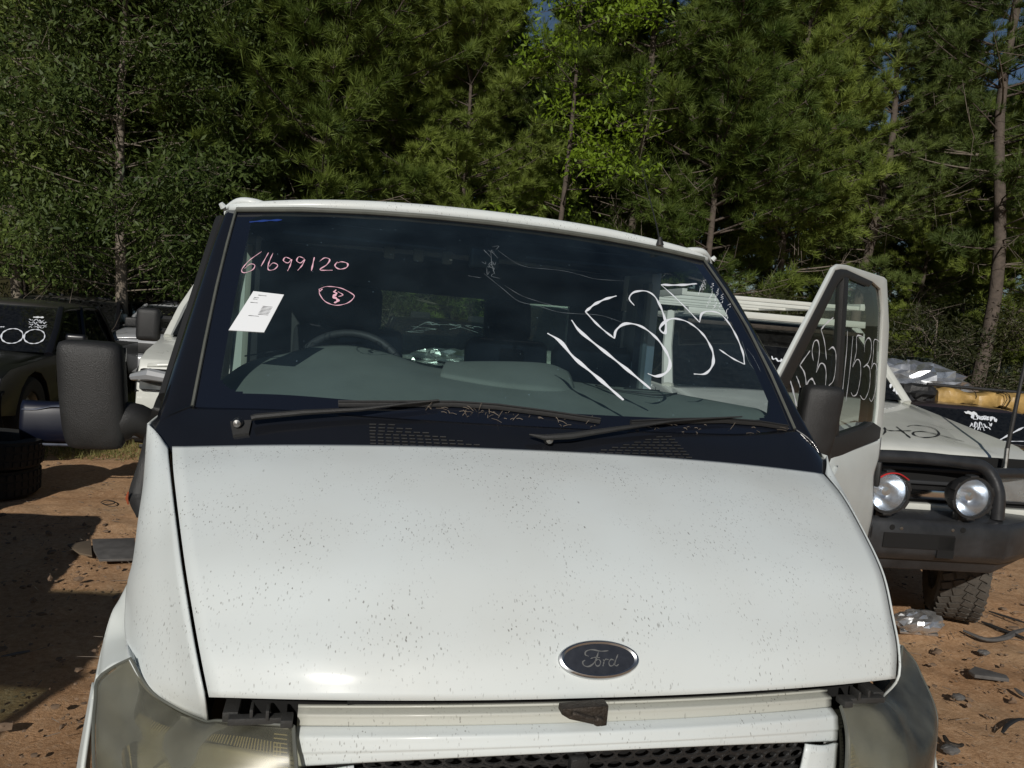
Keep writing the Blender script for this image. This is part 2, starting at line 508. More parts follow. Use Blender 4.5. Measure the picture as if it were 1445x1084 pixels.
# ------------------------------------------------------------------ TREES
def leaf_mat(name, c0, c1, trans=.25, scale=1.2):
    m = bpy.data.materials.new(name); m.use_nodes = True
    n = m.node_tree.nodes; l = m.node_tree.links; p = n['Principled BSDF']; out = n['Material Output']
    p.inputs['Roughness'].default_value = .55; p.inputs['Specular IOR Level'].default_value = .3
    tc = n.new('ShaderNodeTexCoord'); oi = n.new('ShaderNodeObjectInfo')
    nz = n.new('ShaderNodeTexNoise'); nz.inputs['Scale'].default_value = scale; nz.inputs['Detail'].default_value = 8; nz.inputs['Roughness'].default_value = .8
    l.new(tc.outputs['Object'], nz.inputs['Vector'])
    ad = n.new('ShaderNodeMath'); ad.operation = 'MULTIPLY_ADD'; ad.inputs[1].default_value = .3; l.new(oi.outputs['Random'], ad.inputs[0]); l.new(nz.outputs[0], ad.inputs[2])
    mr = n.new('ShaderNodeMapRange'); mr.inputs[1].default_value = .4; mr.inputs[2].default_value = .9; l.new(ad.outputs[0], mr.inputs[0])
    mx = n.new('ShaderNodeMix'); mx.data_type = 'RGBA'; mx.inputs[6].default_value = (*c0, 1); mx.inputs[7].default_value = (*c1, 1)
    l.new(mr.outputs[0], mx.inputs[0]); l.new(mx.outputs[2], p.inputs['Base Color'])
    tr = n.new('ShaderNodeBsdfTranslucent'); l.new(mx.outputs[2], tr.inputs[0])
    ms = n.new('ShaderNodeMixShader'); ms.inputs[0].default_value = trans
    l.new(p.outputs[0], ms.inputs[1]); l.new(tr.outputs[0], ms.inputs[2]); l.new(ms.outputs[0], out.inputs[0])
    return m
M['needle'] = leaf_mat('pine_needles', (.050, .090, .016), (.32, .395, .080), .32)
M['needle_d'] = leaf_mat('dark_pine_needles', (.040, .072, .018), (.18, .235, .060), .28)
M['gum'] = leaf_mat('olive_leaves', (.035, .062, .014), (.20, .26, .060), .30)
M['lime'] = leaf_mat('lime_leaves', (.10, .18, .012), (.25, .35, .025), .32)
M['scrub'] = leaf_mat('scrub_leaves', (.020, .026, .008), (.06, .065, .02), .2)
M['bark'] = mat('pine_bark', (.095, .075, .060), .95, var=.45, vscale=9, bump=.9, bscale=22)
M['bark_pale'] = mat('pale_gum_bark', (.19, .16, .125), .9, var=.4, vscale=6, bump=.5, bscale=18)
M['dead'] = mat('dead_twig', (.17, .14, .11), .9, var=.3, vscale=6)

def unit(a): return a/np.maximum(1e-9, np.linalg.norm(a, axis=-1, keepdims=True))

def tubes_np(segs, n=4):
    """many thin tapered sticks: list of (p0, p1, r0, r1)"""
    P0 = np.array([s[0] for s in segs]); P1 = np.array([s[1] for s in segs])
    R0 = np.array([s[2] for s in segs])[:, None]; R1 = np.array([s[3] for s in segs])[:, None]
    t = unit(P1-P0); up = np.where(np.abs(t[:, 2:3]) > .9, np.array([[1., 0, 0]]), np.array([[0, 0, 1.]]))
    u = unit(np.cross(t, up)); v = np.cross(t, u)
    V = []
    for P, R in ((P0, R0), (P1, R1)):
        for j in range(n):
            a = 2*math.pi*j/n
            V.append(P+(u*math.cos(a)+v*math.sin(a))*R)
    V = np.stack(V, 1)       # S, 2n, 3
    S = len(segs); base = (np.arange(S)*2*n)[:, None]
    F = np.concatenate([base+np.array([[j, (j+1) % n, n+(j+1) % n, n+j]]) for j in range(n)], 0)
    return V.reshape(-1, 3), F

def needles_np(P, D, N_, ln, wd_, spread, r):
    T = len(P)
    d = unit(np.repeat(D, N_, 0)+r.normal(0, spread, (T*N_, 3)))
    p = np.repeat(P, N_, 0)+r.normal(0, .012, (T*N_, 3))
    L = ln*(r.random((T*N_, 1))*.5+.65)
    s = unit(np.cross(d, r.normal(0, 1, (T*N_, 3))))*wd_/2
    V = np.stack([p-s, p+s, p+d*L+np.array([0, 0, -.12])*L], 1).reshape(-1, 3)
    return V, np.arange(T*N_*3).reshape(-1, 3)

def leaves_np(P, n_each, rad, ln, wd_, r, droop=.3):
    T = len(P)
    p = np.repeat(P, n_each, 0)+r.normal(0, 1, (T*n_each, 3))*rad*np.array([1, 1, .6])
    d = unit(r.normal(0, 1, (T*n_each, 3))+np.array([0, 0, -droop]))
    L = ln*(r.random((len(p), 1))*.6+.6); s = unit(np.cross(d, r.normal(0, 1, (len(p), 3))))*wd_/2*(r.random((len(p), 1))*.5+.7)
    V = np.stack([p, p+d*L*.5+s, p+d*L, p+d*L*.5-s], 1).reshape(-1, 3)
    return V, np.arange(len(p)*4).reshape(-1, 4)

def mesh_np(name, V, F, m):
    me = bpy.data.meshes.new(name); fast_mesh(me, V, F); me.materials.append(m); return me

def pine_meshes(seed, h=13., h0=2.2, rmax=2.3, whorls=34, m='needle', bare=.0, tn=24, nl=.25, bark='bark', tk=1.0):
    r = np.random.default_rng(seed)
    lean = r.normal(0, .02, 2)
    def axis(z): return np.array([lean[0]*z+.08*tk**1.3*math.sin(z*.5*tk+seed), lean[1]*z+.06*math.cos(z*.6+seed), z])
    tr = MB(); zs = np.linspace(0, h, 16)
    tr.tube([axis(z)-np.array([0, 0, .3 if z == 0 else 0]) for z in zs], [.085*(1-z/h)**.8*(h/13)*(tk)+.012 for z in zs], 9)
    segs = []; P = []; D = []; dead = []
    for k in range(whorls):
        z = h0+(h-h0)*((k+r.random()*.6)/whorls)
        q = (z-h0)/(h-h0)
        R = rmax*(min(1, .35+q*2.2))*(1-q)**.62+.15
        for b in range(r.integers(3, 6)):
            a = r.random()*2*math.pi; L = R*(.6+.55*r.random())
            up = .10+.75*q+r.normal(0, .08)
            p = axis(z).copy(); prev = p.copy(); n = 7
            isdead = (q < .22 and r.random() < .55) or r.random() < bare
            for i in range(1, n+1):
                f = i/n
                cur = p+np.array([math.cos(a+.2*f*math.sin(k))*L*f, math.sin(a+.2*f*math.sin(k))*L*f, L*(up*f-.20*f*f+.22*f**3)])
                (dead if isdead else segs).append((prev, cur, .022*(1-.8*(i-1)/n)*(.5+L/3), .022*(1-.8*i/n)*(.5+L/3)))
                if isdead and f > .35:
                    e = cur+r.normal(0, .28, 3)*(.5+.4*L); dead.append((cur, e, .007, .003))
                if not isdead and f > .28:
                    t = unit(cur-prev)
                    for s_ in range(3 if f < .99 else 5):
                        side = unit(r.normal(0, 1, 3)*np.array([1, 1, .55])+t*.5)
                        bl = (.16+.34*r.random())*(1.15-.5*f)*(.6+.3*L)
                        e = cur+side*bl+np.array([0, 0, .10*bl])
                        segs.append((cur, e, .008, .004))
                        dd = unit(unit(e-cur)*.6+t*.35+np.array([0, 0, .45]))
                        for g in (.35, .7, 1.0):
                            P.append(cur+(e-cur)*g); D.append(dd)
                prev = cur
    P = np.array(P); D = np.array(D)
    Vn, Fn = needles_np(P, D, tn, nl, .015, .46, r)
    nm = mesh_np('crown', Vn, Fn, M[m])
    bv, bf = tubes_np(segs); bmh = mesh_np('branches', bv, bf, M[bark])
    dm = None
    if dead:
        dv, df = tubes_np(dead); dm = mesh_np('dead_twigs', dv, df, M['dead'])
    me = bpy.data.meshes.new('trunk'); me.from_pydata([tuple(map(float, v)) for v in tr.V], [], tr.F)
    for p_ in me.polygons: p_.use_smooth = True
    me.materials.append(M[bark])
    return dict(trunk=me, branches=bmh, crown=nm, dead=dm, n=len(Fn))

def broad_meshes(seed, h=9., h0=1.2, rad=2.2, m='gum', n_cl=700, per=34, cl=.24, ln=.15, wd_=.042, bark='bark_pale', tiers=False, droop=.3, tr_r=.11):
    r = np.random.default_rng(seed)
    def axis(z): return np.array([.12*math.sin(z*.7+seed), .10*math.cos(z*.55+seed), z])
    zs = np.linspace(0, h*.96, 14)
    tr = MB().tube([axis(z)-np.array([0, 0, .3 if z == 0 else 0]) for z in zs], [tr_r*(1-z/h)**.8+.012 for z in zs], 8)
    segs = []; P = []
    nb = int(n_cl/9)
    for b in range(nb):
        q = (b+r.random())/nb
        if tiers: q = (round(q*6)+r.normal(0, .16))/6.2; q = min(.98, max(.02, q))
        z = h0+(h-h0)*q
        R = rad*(math.sin(math.pi*min(.98, .18+q*.8))**.6)*(.55+.6*r.random())
        a = r.random()*6.283
        p = axis(max(.4, z-R*.35)); e = axis(z)+np.array([math.cos(a)*R, math.sin(a)*R, r.normal(0, .15)])
        mid = (p+e)/2+r.normal(0, .12, 3)+np.array([0, 0, -.05])
        segs += [(p, mid, .014, .010), (mid, e, .010, .004)]
        for c in range(9):
            f = .35+.7*r.random()
            pt = (mid*(1-f)+e*f)+r.normal(0, .26 if not tiers else .30, 3)*np.array([1, 1, .7 if not tiers else .22])
            P.append(pt); segs.append((mid*(1-f*.8)+e*f*.8, pt, .007, .003))
    P = np.array(P)
    V, F = leaves_np(P, per, cl, ln, wd_, r, droop)
    lm = mesh_np('crown', V, F, M[m]); bv, bf = tubes_np(segs); bmh = mesh_np('branches', bv, bf, M[bark])
    me = bpy.data.meshes.new('trunk'); me.from_pydata([tuple(map(float, v)) for v in tr.V], [], tr.F)
    for p_ in me.polygons: p_.use_smooth = True
    me.materials.append(M[bark])
    return dict(trunk=me, branches=bmh, crown=lm, dead=None, n=len(F)*2)

def plant_tree(kit, name, label, cat, x, y, rot=0, s=1.0, group=None, z=None):
    zz = -.05 + max(0, min(1, (y-18)/60))*7.0
    o = thing(name, label, cat, (x, y, zz), rot, group)
    o.scale = (s, s, s*(1+.06*math.sin(x*3+y)))
    link('trunk', kit['trunk'], o); link('branches', kit['branches'], o)['kind'] = 'stuff'; link('crown', kit['crown'], o)
    if kit.get('dead'): link('dead_twigs', kit['dead'], o)['kind'] = 'stuff'
    return o

PINE = [pine_meshes(1, 14, 2.4, 2.6, 42), pine_meshes(2, 12, 1.4, 2.5, 40), pine_meshes(3, 15, 3.0, 2.4, 42, 'needle_d'),
        pine_meshes(4, 11, 1.0, 2.8, 38), pine_meshes(5, 15, 3.6, 2.8, 38, 'needle_d', bare=.12, tk=1.6)]
GUM = [broad_meshes(21, 12, 2.3, 2.5, 'gum', 1500, 40), broad_meshes(22, 9, 2.0, 2.4, 'gum', 1200, 40), ]
LIME = broad_meshes(31, 8.6, 2.2, 1.5, 'lime', 300, 34, .20, .13, .045, 'bark', True, 0.05, .06)
SHRUB = [broad_meshes(41, 2.6, .15, 1.25, 'scrub', 240, 34, .17, .13, .03, 'dead', False, .2, .03),
         broad_meshes(42, 1.5, .05, 1.0, 'scrub', 150, 34, .15, .16, .022, 'dead', False, -.3, .02)]

def gx(px, y): return float(at(px, 480, 1, y)[0])
# front row, each placed where its trunk stands in the photograph (column of the trunk, distance, kit, label)
FRONT = [
 (GUM[0], 'gum_tree', 25, 15.0, 1.0, 'leafy olive-green tree at the far left edge behind the black utes', 'tree'),
 (GUM[1], 'gum_tree', 165, 13.6, .95, 'bushy olive-leaved tree with low hanging branches just left of the big black mirror', 'tree'),
 (PINE[2], 'pine_tree', 105, 17.5, 1.05, 'tall thin-trunked dark pine rising between the two olive trees on the left', 'tree'),
 (PINE[1], 'pine_tree', 262, 15.5, 1.0, 'slim pine with a pale trunk showing above the left mirror', 'tree'),
 (PINE[0], 'pine_tree', 318, 16.5, 1.02, 'tall pine with a long straight pale trunk left of the van roof corner', 'tree'),
 (PINE[3], 'pine_tree', 445, 15.5, 1.15, 'dense bushy pine rising behind the left half of the cab roof', 'tree'),
 (PINE[1], 'pine_tree', 535, 17.0, .95, 'green pine standing left of the small patch of sky above the roof', 'tree'),
 (PINE[3], 'pine_tree', 640, 16.0, .86, 'short thin-stemmed pine right behind the middle of the cab roof', 'tree'),
 (LIME, 'lime_green_tree', 775, 15.2, 1.10, 'bright lime-green tree with flat layered foliage above the cab roof', 'tree'),
 (PINE[0], 'pine_tree', 880, 15.5, 1.05, 'broad soft-needled pine behind the roof antenna', 'tree'),
 (PINE[3], 'pine_tree', 985, 14.8, 1.1, 'low spreading yellow-green pine beyond the right end of the cab roof', 'tree'),
 (PINE[1], 'pine_tree', 1090, 16.0, 1.05, 'full green pine above the gap between cab and open door', 'tree'),
 (PINE[4], 'pine_tree', 1205, 16.0, .84, 'pine with bare forked upper stem above the open door', 'tree'),
 (PINE[0], 'pine_tree', 1290, 18.0, .72, 'rounded pine below the brightest patch of sky on the right', 'tree'),
 (PINE[4], 'pine_tree', 1392, 14.5, 1.05, 'thick dark-trunked pine with bare crooked limbs near the right edge', 'tree'),
 (PINE[3], 'pine_tree', 1500, 15.0, 1.0, 'low branched pine at the right edge over the green fence', 'tree'),
]
for i, (k, nm, px, y, s, lab, cat) in enumerate(FRONT):
    plant_tree(k, nm, lab, cat, gx(px, y), y, i*1.7, s)
# rows behind
kx = 0
for row, (y, n, s) in enumerate(((19.5, 16, 1.0), (23.5, 18, 1.05), (29, 18, 1.1), (35, 16, 1.1))):
    for i in range(n):
        px = -180+(1445+420)*(i+.5*(row % 2)+.3*rnd.random())/n
        low = .66 if (abs(px-585) < 26 or abs(px-1312) < 34 or abs(px-822) < 18) else 1.0
        k = [PINE[2], PINE[0], PINE[4], PINE[1], PINE[3]][kx % 5] if rnd.random() > .12 else GUM[0]
        kx += 1
        o = plant_tree(k, 'gum_tree' if k is GUM[0] else 'pine_tree', 'tall tree in the back rows of the forest, mostly hidden behind nearer trees', 'tree',
                   gx(px, y)+rnd.uniform(-.6, .6), y+rnd.uniform(-1.2, 1.2), rnd.random()*6, s*low*rnd.uniform(.8, 1.0), 'trees in the back rows of the forest')
# undergrowth
for i in range(26):
    px = -60+1560*i/25+rnd.uniform(-20, 20); y = 13.4+rnd.random()*4.5
    plant_tree(SHRUB[i % 2], 'shrub', 'dark leafy shrub in the undergrowth along the foot of the forest', 'shrub', gx(px, y), y, rnd.random()*6, rnd.uniform(.8, 1.35)*(.62 if px < 420 else 1), 'undergrowth shrubs under the trees')

# ================================================================== THE WHITE VAN (cab and chassis)
VAN = thing('cab_chassis_van', 'big white van cab in front with marker numbers on windscreen and passenger door open', 'van', (0, 1.2, 0))
A = np.array
# ---- bonnet: seam line left (mirrored right), from the windscreen to the nose
seam = [A(p) for p in [(-.874, .57, 1.329), (-.844, .44, 1.298), (-.804, .295, 1.244), (-.762, .155, 1.180), (-.726, .062, 1.107), (-.703, .008, 1.060), (-.684, -.022, 1.010)]]
mid = [A(p) for p in [(0, .50, 1.372), (0, .36, 1.336), (0, .21, 1.283), (0, .075, 1.216), (0, -.025, 1.143), (0, -.078, 1.092), (0, -.112, 1.036)]]
hood_rows = []
for s_, m_ in zip(seam, mid):
    row = []
    for u in np.linspace(-1, 1, 9):
        t = abs(u)
        k = t**2.2
        q = m_*(1-k)+A([0, s_[1], s_[2]])*k
        q = A([s_[0]*-1*u, q[1], q[2]])
        row.append(q)
    hood_rows.append(row)
G_hood = grid(hood_rows, 60, 60)
# rolled edge all round
hood = patch('bonnet', G_hood, M['white'], VAN, .012, face=(0, -.5, 1))
hood_bvh = bvh_of(G_hood)
# gap filler below the seams and the shut-line shadow
def lerp(a, b, t): return a*(1-t)+b*t
# ---- fenders (upper panel between seam and crest)
crest = [A(p) for p in [(-.952, .665, 1.365), (-.935, .575, 1.245), (-.93, .518, 1.167), (-.93, .485, 1.080), (-.928, .432, 1.041), (-.905, .33, .985), (-.852, .160, .997)]]
gap = .009
fen_seam = [A([p[0]-gap, p[1], p[2]-.001]) for p in seam]
lamp_top_chain = [A(p) for p in [(-.852, .160, .997), (-.825, .130, .972), (-.795, .100, .955), (-.756, .072, .945), (-.721, .048, .940), (-.690, .015, .946)]]
for sgn in (-1, 1):
    f = (lambda P: P) if sgn < 0 else mirror
    top = [crest[0], A([-.918, .615, 1.352]), fen_seam[0]]
    G = coons(f(top), f([lamp_top_chain[i] for i in range(6)]), f(crest), f(fen_seam+[A([-.690, .015, .946])]), 18, 40)
    # push the middle out a little: the wing is rounded
    for j, r in enumerate(G):
        for i in range(len(r)):
            u = i/(len(r)-1); v = j/(len(G)-1)
            r[i] = r[i] + A([sgn*.016, -.012, .010])*math.sin(math.pi*u)*math.sin(math.pi*min(1, v*1.0))
    patch('front_wing', G, M['white'], VAN, .004, face=(sgn*.6, -.6, .5))
    # wheel-arch flare behind the lamp
    fl_in = [p+A([.008, 0, -.004]) for p in catmull(crest, 41)[22:41:3]]
    fl_out = [at(180, 822, 0, -.938), at(168, 846, 0, -.942), at(157, 866, 0, -.945), at(145, 908, 0, -.945), A([-.915, .190, .946])]
    G = coons(f([fl_in[0], fl_out[0]]), f([fl_in[-1], A([-.89, .185, .972]), fl_out[-1]]), f(fl_in), f(fl_out), 8, 24)
    patch('wheel_arch_flare', G, M['white_clean'], VAN, .008, face=(sgn, -.4, .5))
    # outer arch skin down to the bumper and round the wheel opening
    oc = fl_out[:4]+[A([-.922, .20, .942])]
    ob = [A(p) for p in [(-.962, .56, .86), (-.964, .44, .84), (-.962, .36, .80), (-.955, .29, .74), (-.93, .19, .72)]]
    G = grid([f(oc), f([lerp(a, b, .5)+A([-.006, 0, .01]) for a, b in zip(oc, ob)]), f(ob)], 24, 10)
    patch('arch_skin', G, M['white_clean'], VAN, .006, face=(sgn, -.4, 0))
    # side skin above the wheel from the flare back to the door
    G = grid([f([crest[0], A([-.958, .80, 1.365]), A([-.965, .98, 1.36])]),
              f([A([-.935, .575, 1.245]), A([-.965, .78, 1.2]), A([-.975, .98, 1.2])]),
              f([A([-.93, .5, 1.085]), A([-.962, .74, 1.05]), A([-.985, .98, 1.05])]),
              f([A([-.962, .56, .86]), A([-.985, .75, .90]), A([-.990, .98, .70])]),
              f([A([-.985, 1.00, .45]), A([-.990, 1.00, .45]), A([-.990, .985, .40])])], 14, 24)
    patch('side_panel', G, M['white_clean'], VAN, .006, face=(sgn, 0, 0))

# ---- black cowl panel between bonnet and glass
gl_bl = at(273, 575, 1, .725); gl_br = at(1120, 607, 1, .725)
def bottom_edge(n=9, y_c=.585, dz=0, dy=0):
    out = []
    for u in np.linspace(-1, 1, n):
        k = abs(u)**2.2
        x = (gl_bl[0]*(1-u)/2+gl_br[0]*(1+u)/2)
        out.append(A([x, lerp(y_c, .725, k)+dy, lerp(1.418, (gl_bl[2]+gl_br[2])/2, k)+dz]))
    out[0] = gl_bl+A([0, dy, dz]); out[-1] = gl_br+A([0, dy, dz])
    return out
cow_top = bottom_edge(9, dz=.002, dy=-.004)
cow_top = [A([-.915, .74, 1.415])] + cow_top + [A([.915, .74, 1.415])]
hr = [A([p[0], p[1], p[2]]) for p in hood_rows[0]]
cow_bot = [A([-.945, .655, 1.348])] + [p+A([0, -.006, -.012]) for p in hr] + [A([.945, .655, 1.348])]
cow_mid = [lerp(a, b, .5)+A([0, 0, .006]) for a, b in zip(cow_top, cow_bot)]
G_cowl = grid([cow_top, cow_mid, cow_bot], 80, 14)
patch('cowl_panel', G_cowl, M['black_gloss'], VAN, .006, face=(0, -1, 1))
cowl_bvh = bvh_of(G_cowl)

# intake slits on the cowl: small raised ribs
def cowl_grille(poly_rows, parent):
    b = MB()
    for (x0, y0, x1, y1) in poly_rows:
        L = math.hypot(x1-x0, y1-y0); n = int(L/11)
        for i in range(n):
            a = (i+.08)/n; c = (i+.80)/n
            p, nn = cast(cowl_bvh, x0+(x1-x0)*a, y0+(y1-y0)*a, .001)
            q, _ = cast(cowl_bvh, x0+(x1-x0)*c, y0+(y1-y0)*c, .001)
            if p is None or q is None: continue
            b.tube([p+nn*.0015, q+nn*.0015], .0017, 4)
    return b.build('intake_grille', M['plastic2'], parent, smooth=False, world=True)
rows = []
for k in range(9):
    t = k/8
    rows.append((520+2*t, 600+t*36, 560+t*190, 600+t*45+1))
cowl_grille(rows, VAN)
rows = []
for k in range(9):
    t = k/8
    rows.append((925-t*125, 618+t*29, 950+t*32, 617+t*34))
cowl_grille(rows, VAN)

# ---- windscreen
tl = at(334, 299, 1, 1.435); trt = at(992, 368, 1, 1.435)
rows = []
bot = bottom_edge(9)
top = []
for i, u in enumerate(np.linspace(-1, 1, 9)):
    k = abs(u)**2.2
    top.append(A([tl[0]*(1-u)/2+trt[0]*(1+u)/2, lerp(1.352, 1.435, k), lerp(2.018, (tl[2]+trt[2])/2, k)]))
top[0] = tl; top[-1] = trt
for t in (0, .25, .5, .75, 1):
    rows.append([lerp(b_, t_, t)+A([0, -.020, .024])*math.sin(math.pi*t) for b_, t_ in zip(bot, top)])
G_ws = grid(rows, 61, 41)
ws_bvh = bvh_of(G_ws)
def sub_grid_mesh(G, keep):
    V, F = gmesh(G); nu = len(G[0])
    return V, [f for f in F if keep(sum((V[i] for i in f), A([0, 0, 0.]))/4)]
# clear zone outline in glass parameters (u across, v up)
def rounded(u, v, u0, u1, v0, v1, r):
    du = max(u0+r-u, u-(u1-r), 0); dv = max(v0+r-v, v-(v1-r), 0)
    return math.hypot(du, dv)-r      # <0 inside (with r margin)
NU, NV = 240, 150
Gf = grid(rows, NU+1, NV+1)
V, F = gmesh(Gf)
clear, fr_ = [], []
for j in range(NV):
    for i in range(NU):
        u = (i+.5)/NU; v = (j+.5)/NV
        f = (j*(NU+1)+i, j*(NU+1)+i+1, (j+1)*(NU+1)+i+1, (j+1)*(NU+1)+i)
        # uneven lower frit: thick at the bottom
        ar = 1.35
        sd_ = rounded(u*ar, v, .032*ar, .968*ar, .055, .985, .07)
        (clear if sd_ < -.0 else fr_).append(f)
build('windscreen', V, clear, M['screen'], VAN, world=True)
build('glass_border', V, fr_, M['frit'], VAN, world=True)

# ---- A pillar covers
pil_out = [A(p) for p in [(-.935, .655, 1.352), (-.937, .83, 1.47), (-.930, 1.04, 1.638), (-.919, 1.29, 1.841), (-.908, 1.47, 1.968)]]
for sgn in (-1, 1):
    f = (lambda P: P) if sgn < 0 else mirror
    edge_in = [r[0] if sgn < 0 else r[-1] for r in [G_ws[i] for i in (0, 10, 20, 30, 40)]]
    if sgn > 0: edge_in = [A([p[0], p[1], p[2]]) for p in edge_in]
    eo = f(pil_out)
    first = A([sgn*.90, .70, 1.385])
    inn = [A([sgn*.915, .74, 1.415]) if False else edge_in[0]]+edge_in[1:]
    rows_p = [[a, lerp(a, b, .5)+A([sgn*.014, -.008, .006]), b] for a, b in zip([p+A([-sgn*.002, 0, .003]) for p in inn], eo)]
    patch('windscreen_pillar', grid(rows_p, 10, 40), M['black_gloss'], VAN, .010, face=(sgn*.6, -1, .3))
    # return face on the side of the pillar
    back = [p+A([sgn*.006, .075, .0]) for p in eo]
    patch('pillar_return', grid([[a, b] for a, b in zip(eo, back)], 4, 30), M['rubber'], VAN, .006, face=(sgn, 0, 0))
    MB().tube([p+A([sgn*.002, -.003, .004]) for p in inn], .0045, 6).build('glass_seal', M['grey_strip'], VAN, world=True)

# ---- roof front edge, roof panel
rf0 = [p+A([0, -.002, .004]) for p in top]
rf0 = [A([-.905, 1.475, 1.974])]+rf0+[A([.905, 1.475, 1.974])]
MB().tube([p+A([0, -.004, .002]) for p in rf0[1:-1]], .009, 8).build('roof_gasket', M['grey_strip'], VAN, world=True)
rfr = []
for dy, dz, sx in ((.006, .008, 1), (.012, .034, 1), (.05, .050, .99), (.25, .066, .985), (.60, .070, .98), (.86, .060, .98), (.90, .03, .985)):
    rfr.append([A([p[0]*sx, (p[1]+dy) if dy < .2 else lerp(p[1], 1.4, min(1, dy*2))+dy, p[2]+dz*(1-.35*(abs(p[0])/.9)**3)]) for p in rf0])
patch('roof', grid(rfr, 50, 40), M['white'], VAN, .02, face=(0, -.2, 1))
for sgn in (-1, 1):
    b = MB()
    P = [A([sgn*.77, 1.45, 2.010]), A([sgn*.81, 1.45, 2.014]), A([sgn*.86, 1.46, 2.014]), A([sgn*.892, 1.475, 2.002]), A([sgn*.918, 1.49, 1.985])]
    b.tube(catmull(P, 14), [.006+.010*math.sin(math.pi*min(1, .12+i/14)) for i in range(14)], 10)
    b.tube([A([sgn*.918, 1.482, 1.992]), A([sgn*.927, 1.476, 2.004])], [.012, .008], 8)
    b.build('roof_gutter_end', M['white'], VAN, world=True)

# ---- cab shell behind: rear wall with window, side frames, floor
def wall(name, m, parts):
    b = MB()
    for c, d in parts: b.box(c, d)
    return b.build(name, m, VAN, world=True, bevel=.004, smooth=True)
yr = 2.34
wx0, wx1, wz0, wz1 = -.60, .60, 1.40, 1.775
wall('cab_rear_wall', M['white_clean'], [((0, yr, (.55+wz0)/2), (1.86, .03, wz0-.55)), ((0, yr, (wz1+1.99)/2), (1.80, .03, 1.99-wz1)),
     (((-.92+wx0)/2, yr, (wz0+wz1)/2), (.92+wx0, .03, wz1-wz0)), (((.92+wx1)/2, yr, (wz0+wz1)/2), (.92-wx1, .03, wz1-wz0))])
wall('rear_wall_lining', M['liner'], [((0, yr-.022, (.9+wz0)/2), (1.80, .012, wz0-.9)), ((0, yr-.022, (wz1+1.95)/2), (1.74, .012, 1.95-wz1)),
     (((-.88+wx0)/2, yr-.022, (wz0+wz1)/2), (.88+wx0, .012, wz1-wz0)), (((.88+wx1)/2, yr-.022, (wz0+wz1)/2), (.88-wx1, .012, wz1-wz0))])
MB().box((0, yr, (wz0+wz1)/2), (wx1-wx0+.02, .005, wz1-wz0+.02)).build('rear_window', M['pane'], VAN, world=True, smooth=False)
lin = grid([[A([x*.94, y, 1.945+.03*(1-(x/.9)**2)]) for x in (-.9, -.45, 0, .45, .9)] for y in (1.46, 1.7, 2.0, yr-.03)], 16, 8)
patch('roof_lining', lin, M['liner'], VAN, .01, face=(0, 0, -1))
wall('cab_floor', M['dash_dark'], [((0, 1.6, .55), (1.80, 1.5, .05)), ((0, .86, .86), (1.80, .04, .62))])
for sgn in (-1, 1):
    b = MB()
    b.box((sgn*.915, 2.16, 1.66), (.05, .30, .66))       # rear quarter post
    b.box((sgn*.93, 2.12, .93), (.06, .42, .80))
    b.box((sgn*.93, 1.5, .52), (.07, 1.1, .14))          # sill
    b.box((sgn*.90, 1.93, 1.985), (.05, .80, .04))     # cant rail
    b.build('door_frame', M['white_clean'], VAN, world=True, bevel=.012)
    MB().box((sgn*.882, 2.03, 1.60), (.025, .075, .62)).box((sgn*.875, 2.03, 1.12), (.03, .10, .5)).build('pillar_trim', M['trim'], VAN, world=True, bevel=.01)
    MB().tube([(sgn*.862, 2.03, 1.86), (sgn*.855, 2.02, 1.4), (sgn*.83, 1.98, .85)], .004, 4, flat=5).build('seat_belt', M['seat'], VAN, world=True)
# ---- closed driver's door on the left
DR = [(.98, 1.335), (.98, .56), (1.92, .56), (1.97, .9), (1.98, 1.335)]
b = MB()
for poly in ([(.985, 1.33), (.985, .50), (1.90, .50), (1.985, .75), (1.985, 1.33)],):
    b.prism(poly, -.995, -.94)
b.build('drivers_door', M['white_clean'], VAN, world=True, bevel=.014)
b = MB()
b.tube([(-.958, .90, 1.40), (-.945, 1.22, 1.68), (-.925, 1.49, 1.945), (-.925, 1.95, 1.955), (-.94, 1.99, 1.72), (-.962, 1.99, 1.34)], .022, 8)
b.tube([(-.962, 1.99, 1.345), (-.965, 1.45, 1.335), (-.965, .92, 1.35)], .018, 8)
b.tube([(-.955, 1.20, 1.345), (-.94, 1.20, 1.66)], .012, 6)
b.build('drivers_window_frame', M['rubber'], VAN, world=True)
build('drivers_window', [(-.955, .96, 1.345), (-.957, 1.98, 1.345), (-.925, 1.96, 1.94), (-.922, 1.50, 1.94)], [(0, 1, 2, 3)], M['pane'], VAN, world=True, smooth=False)

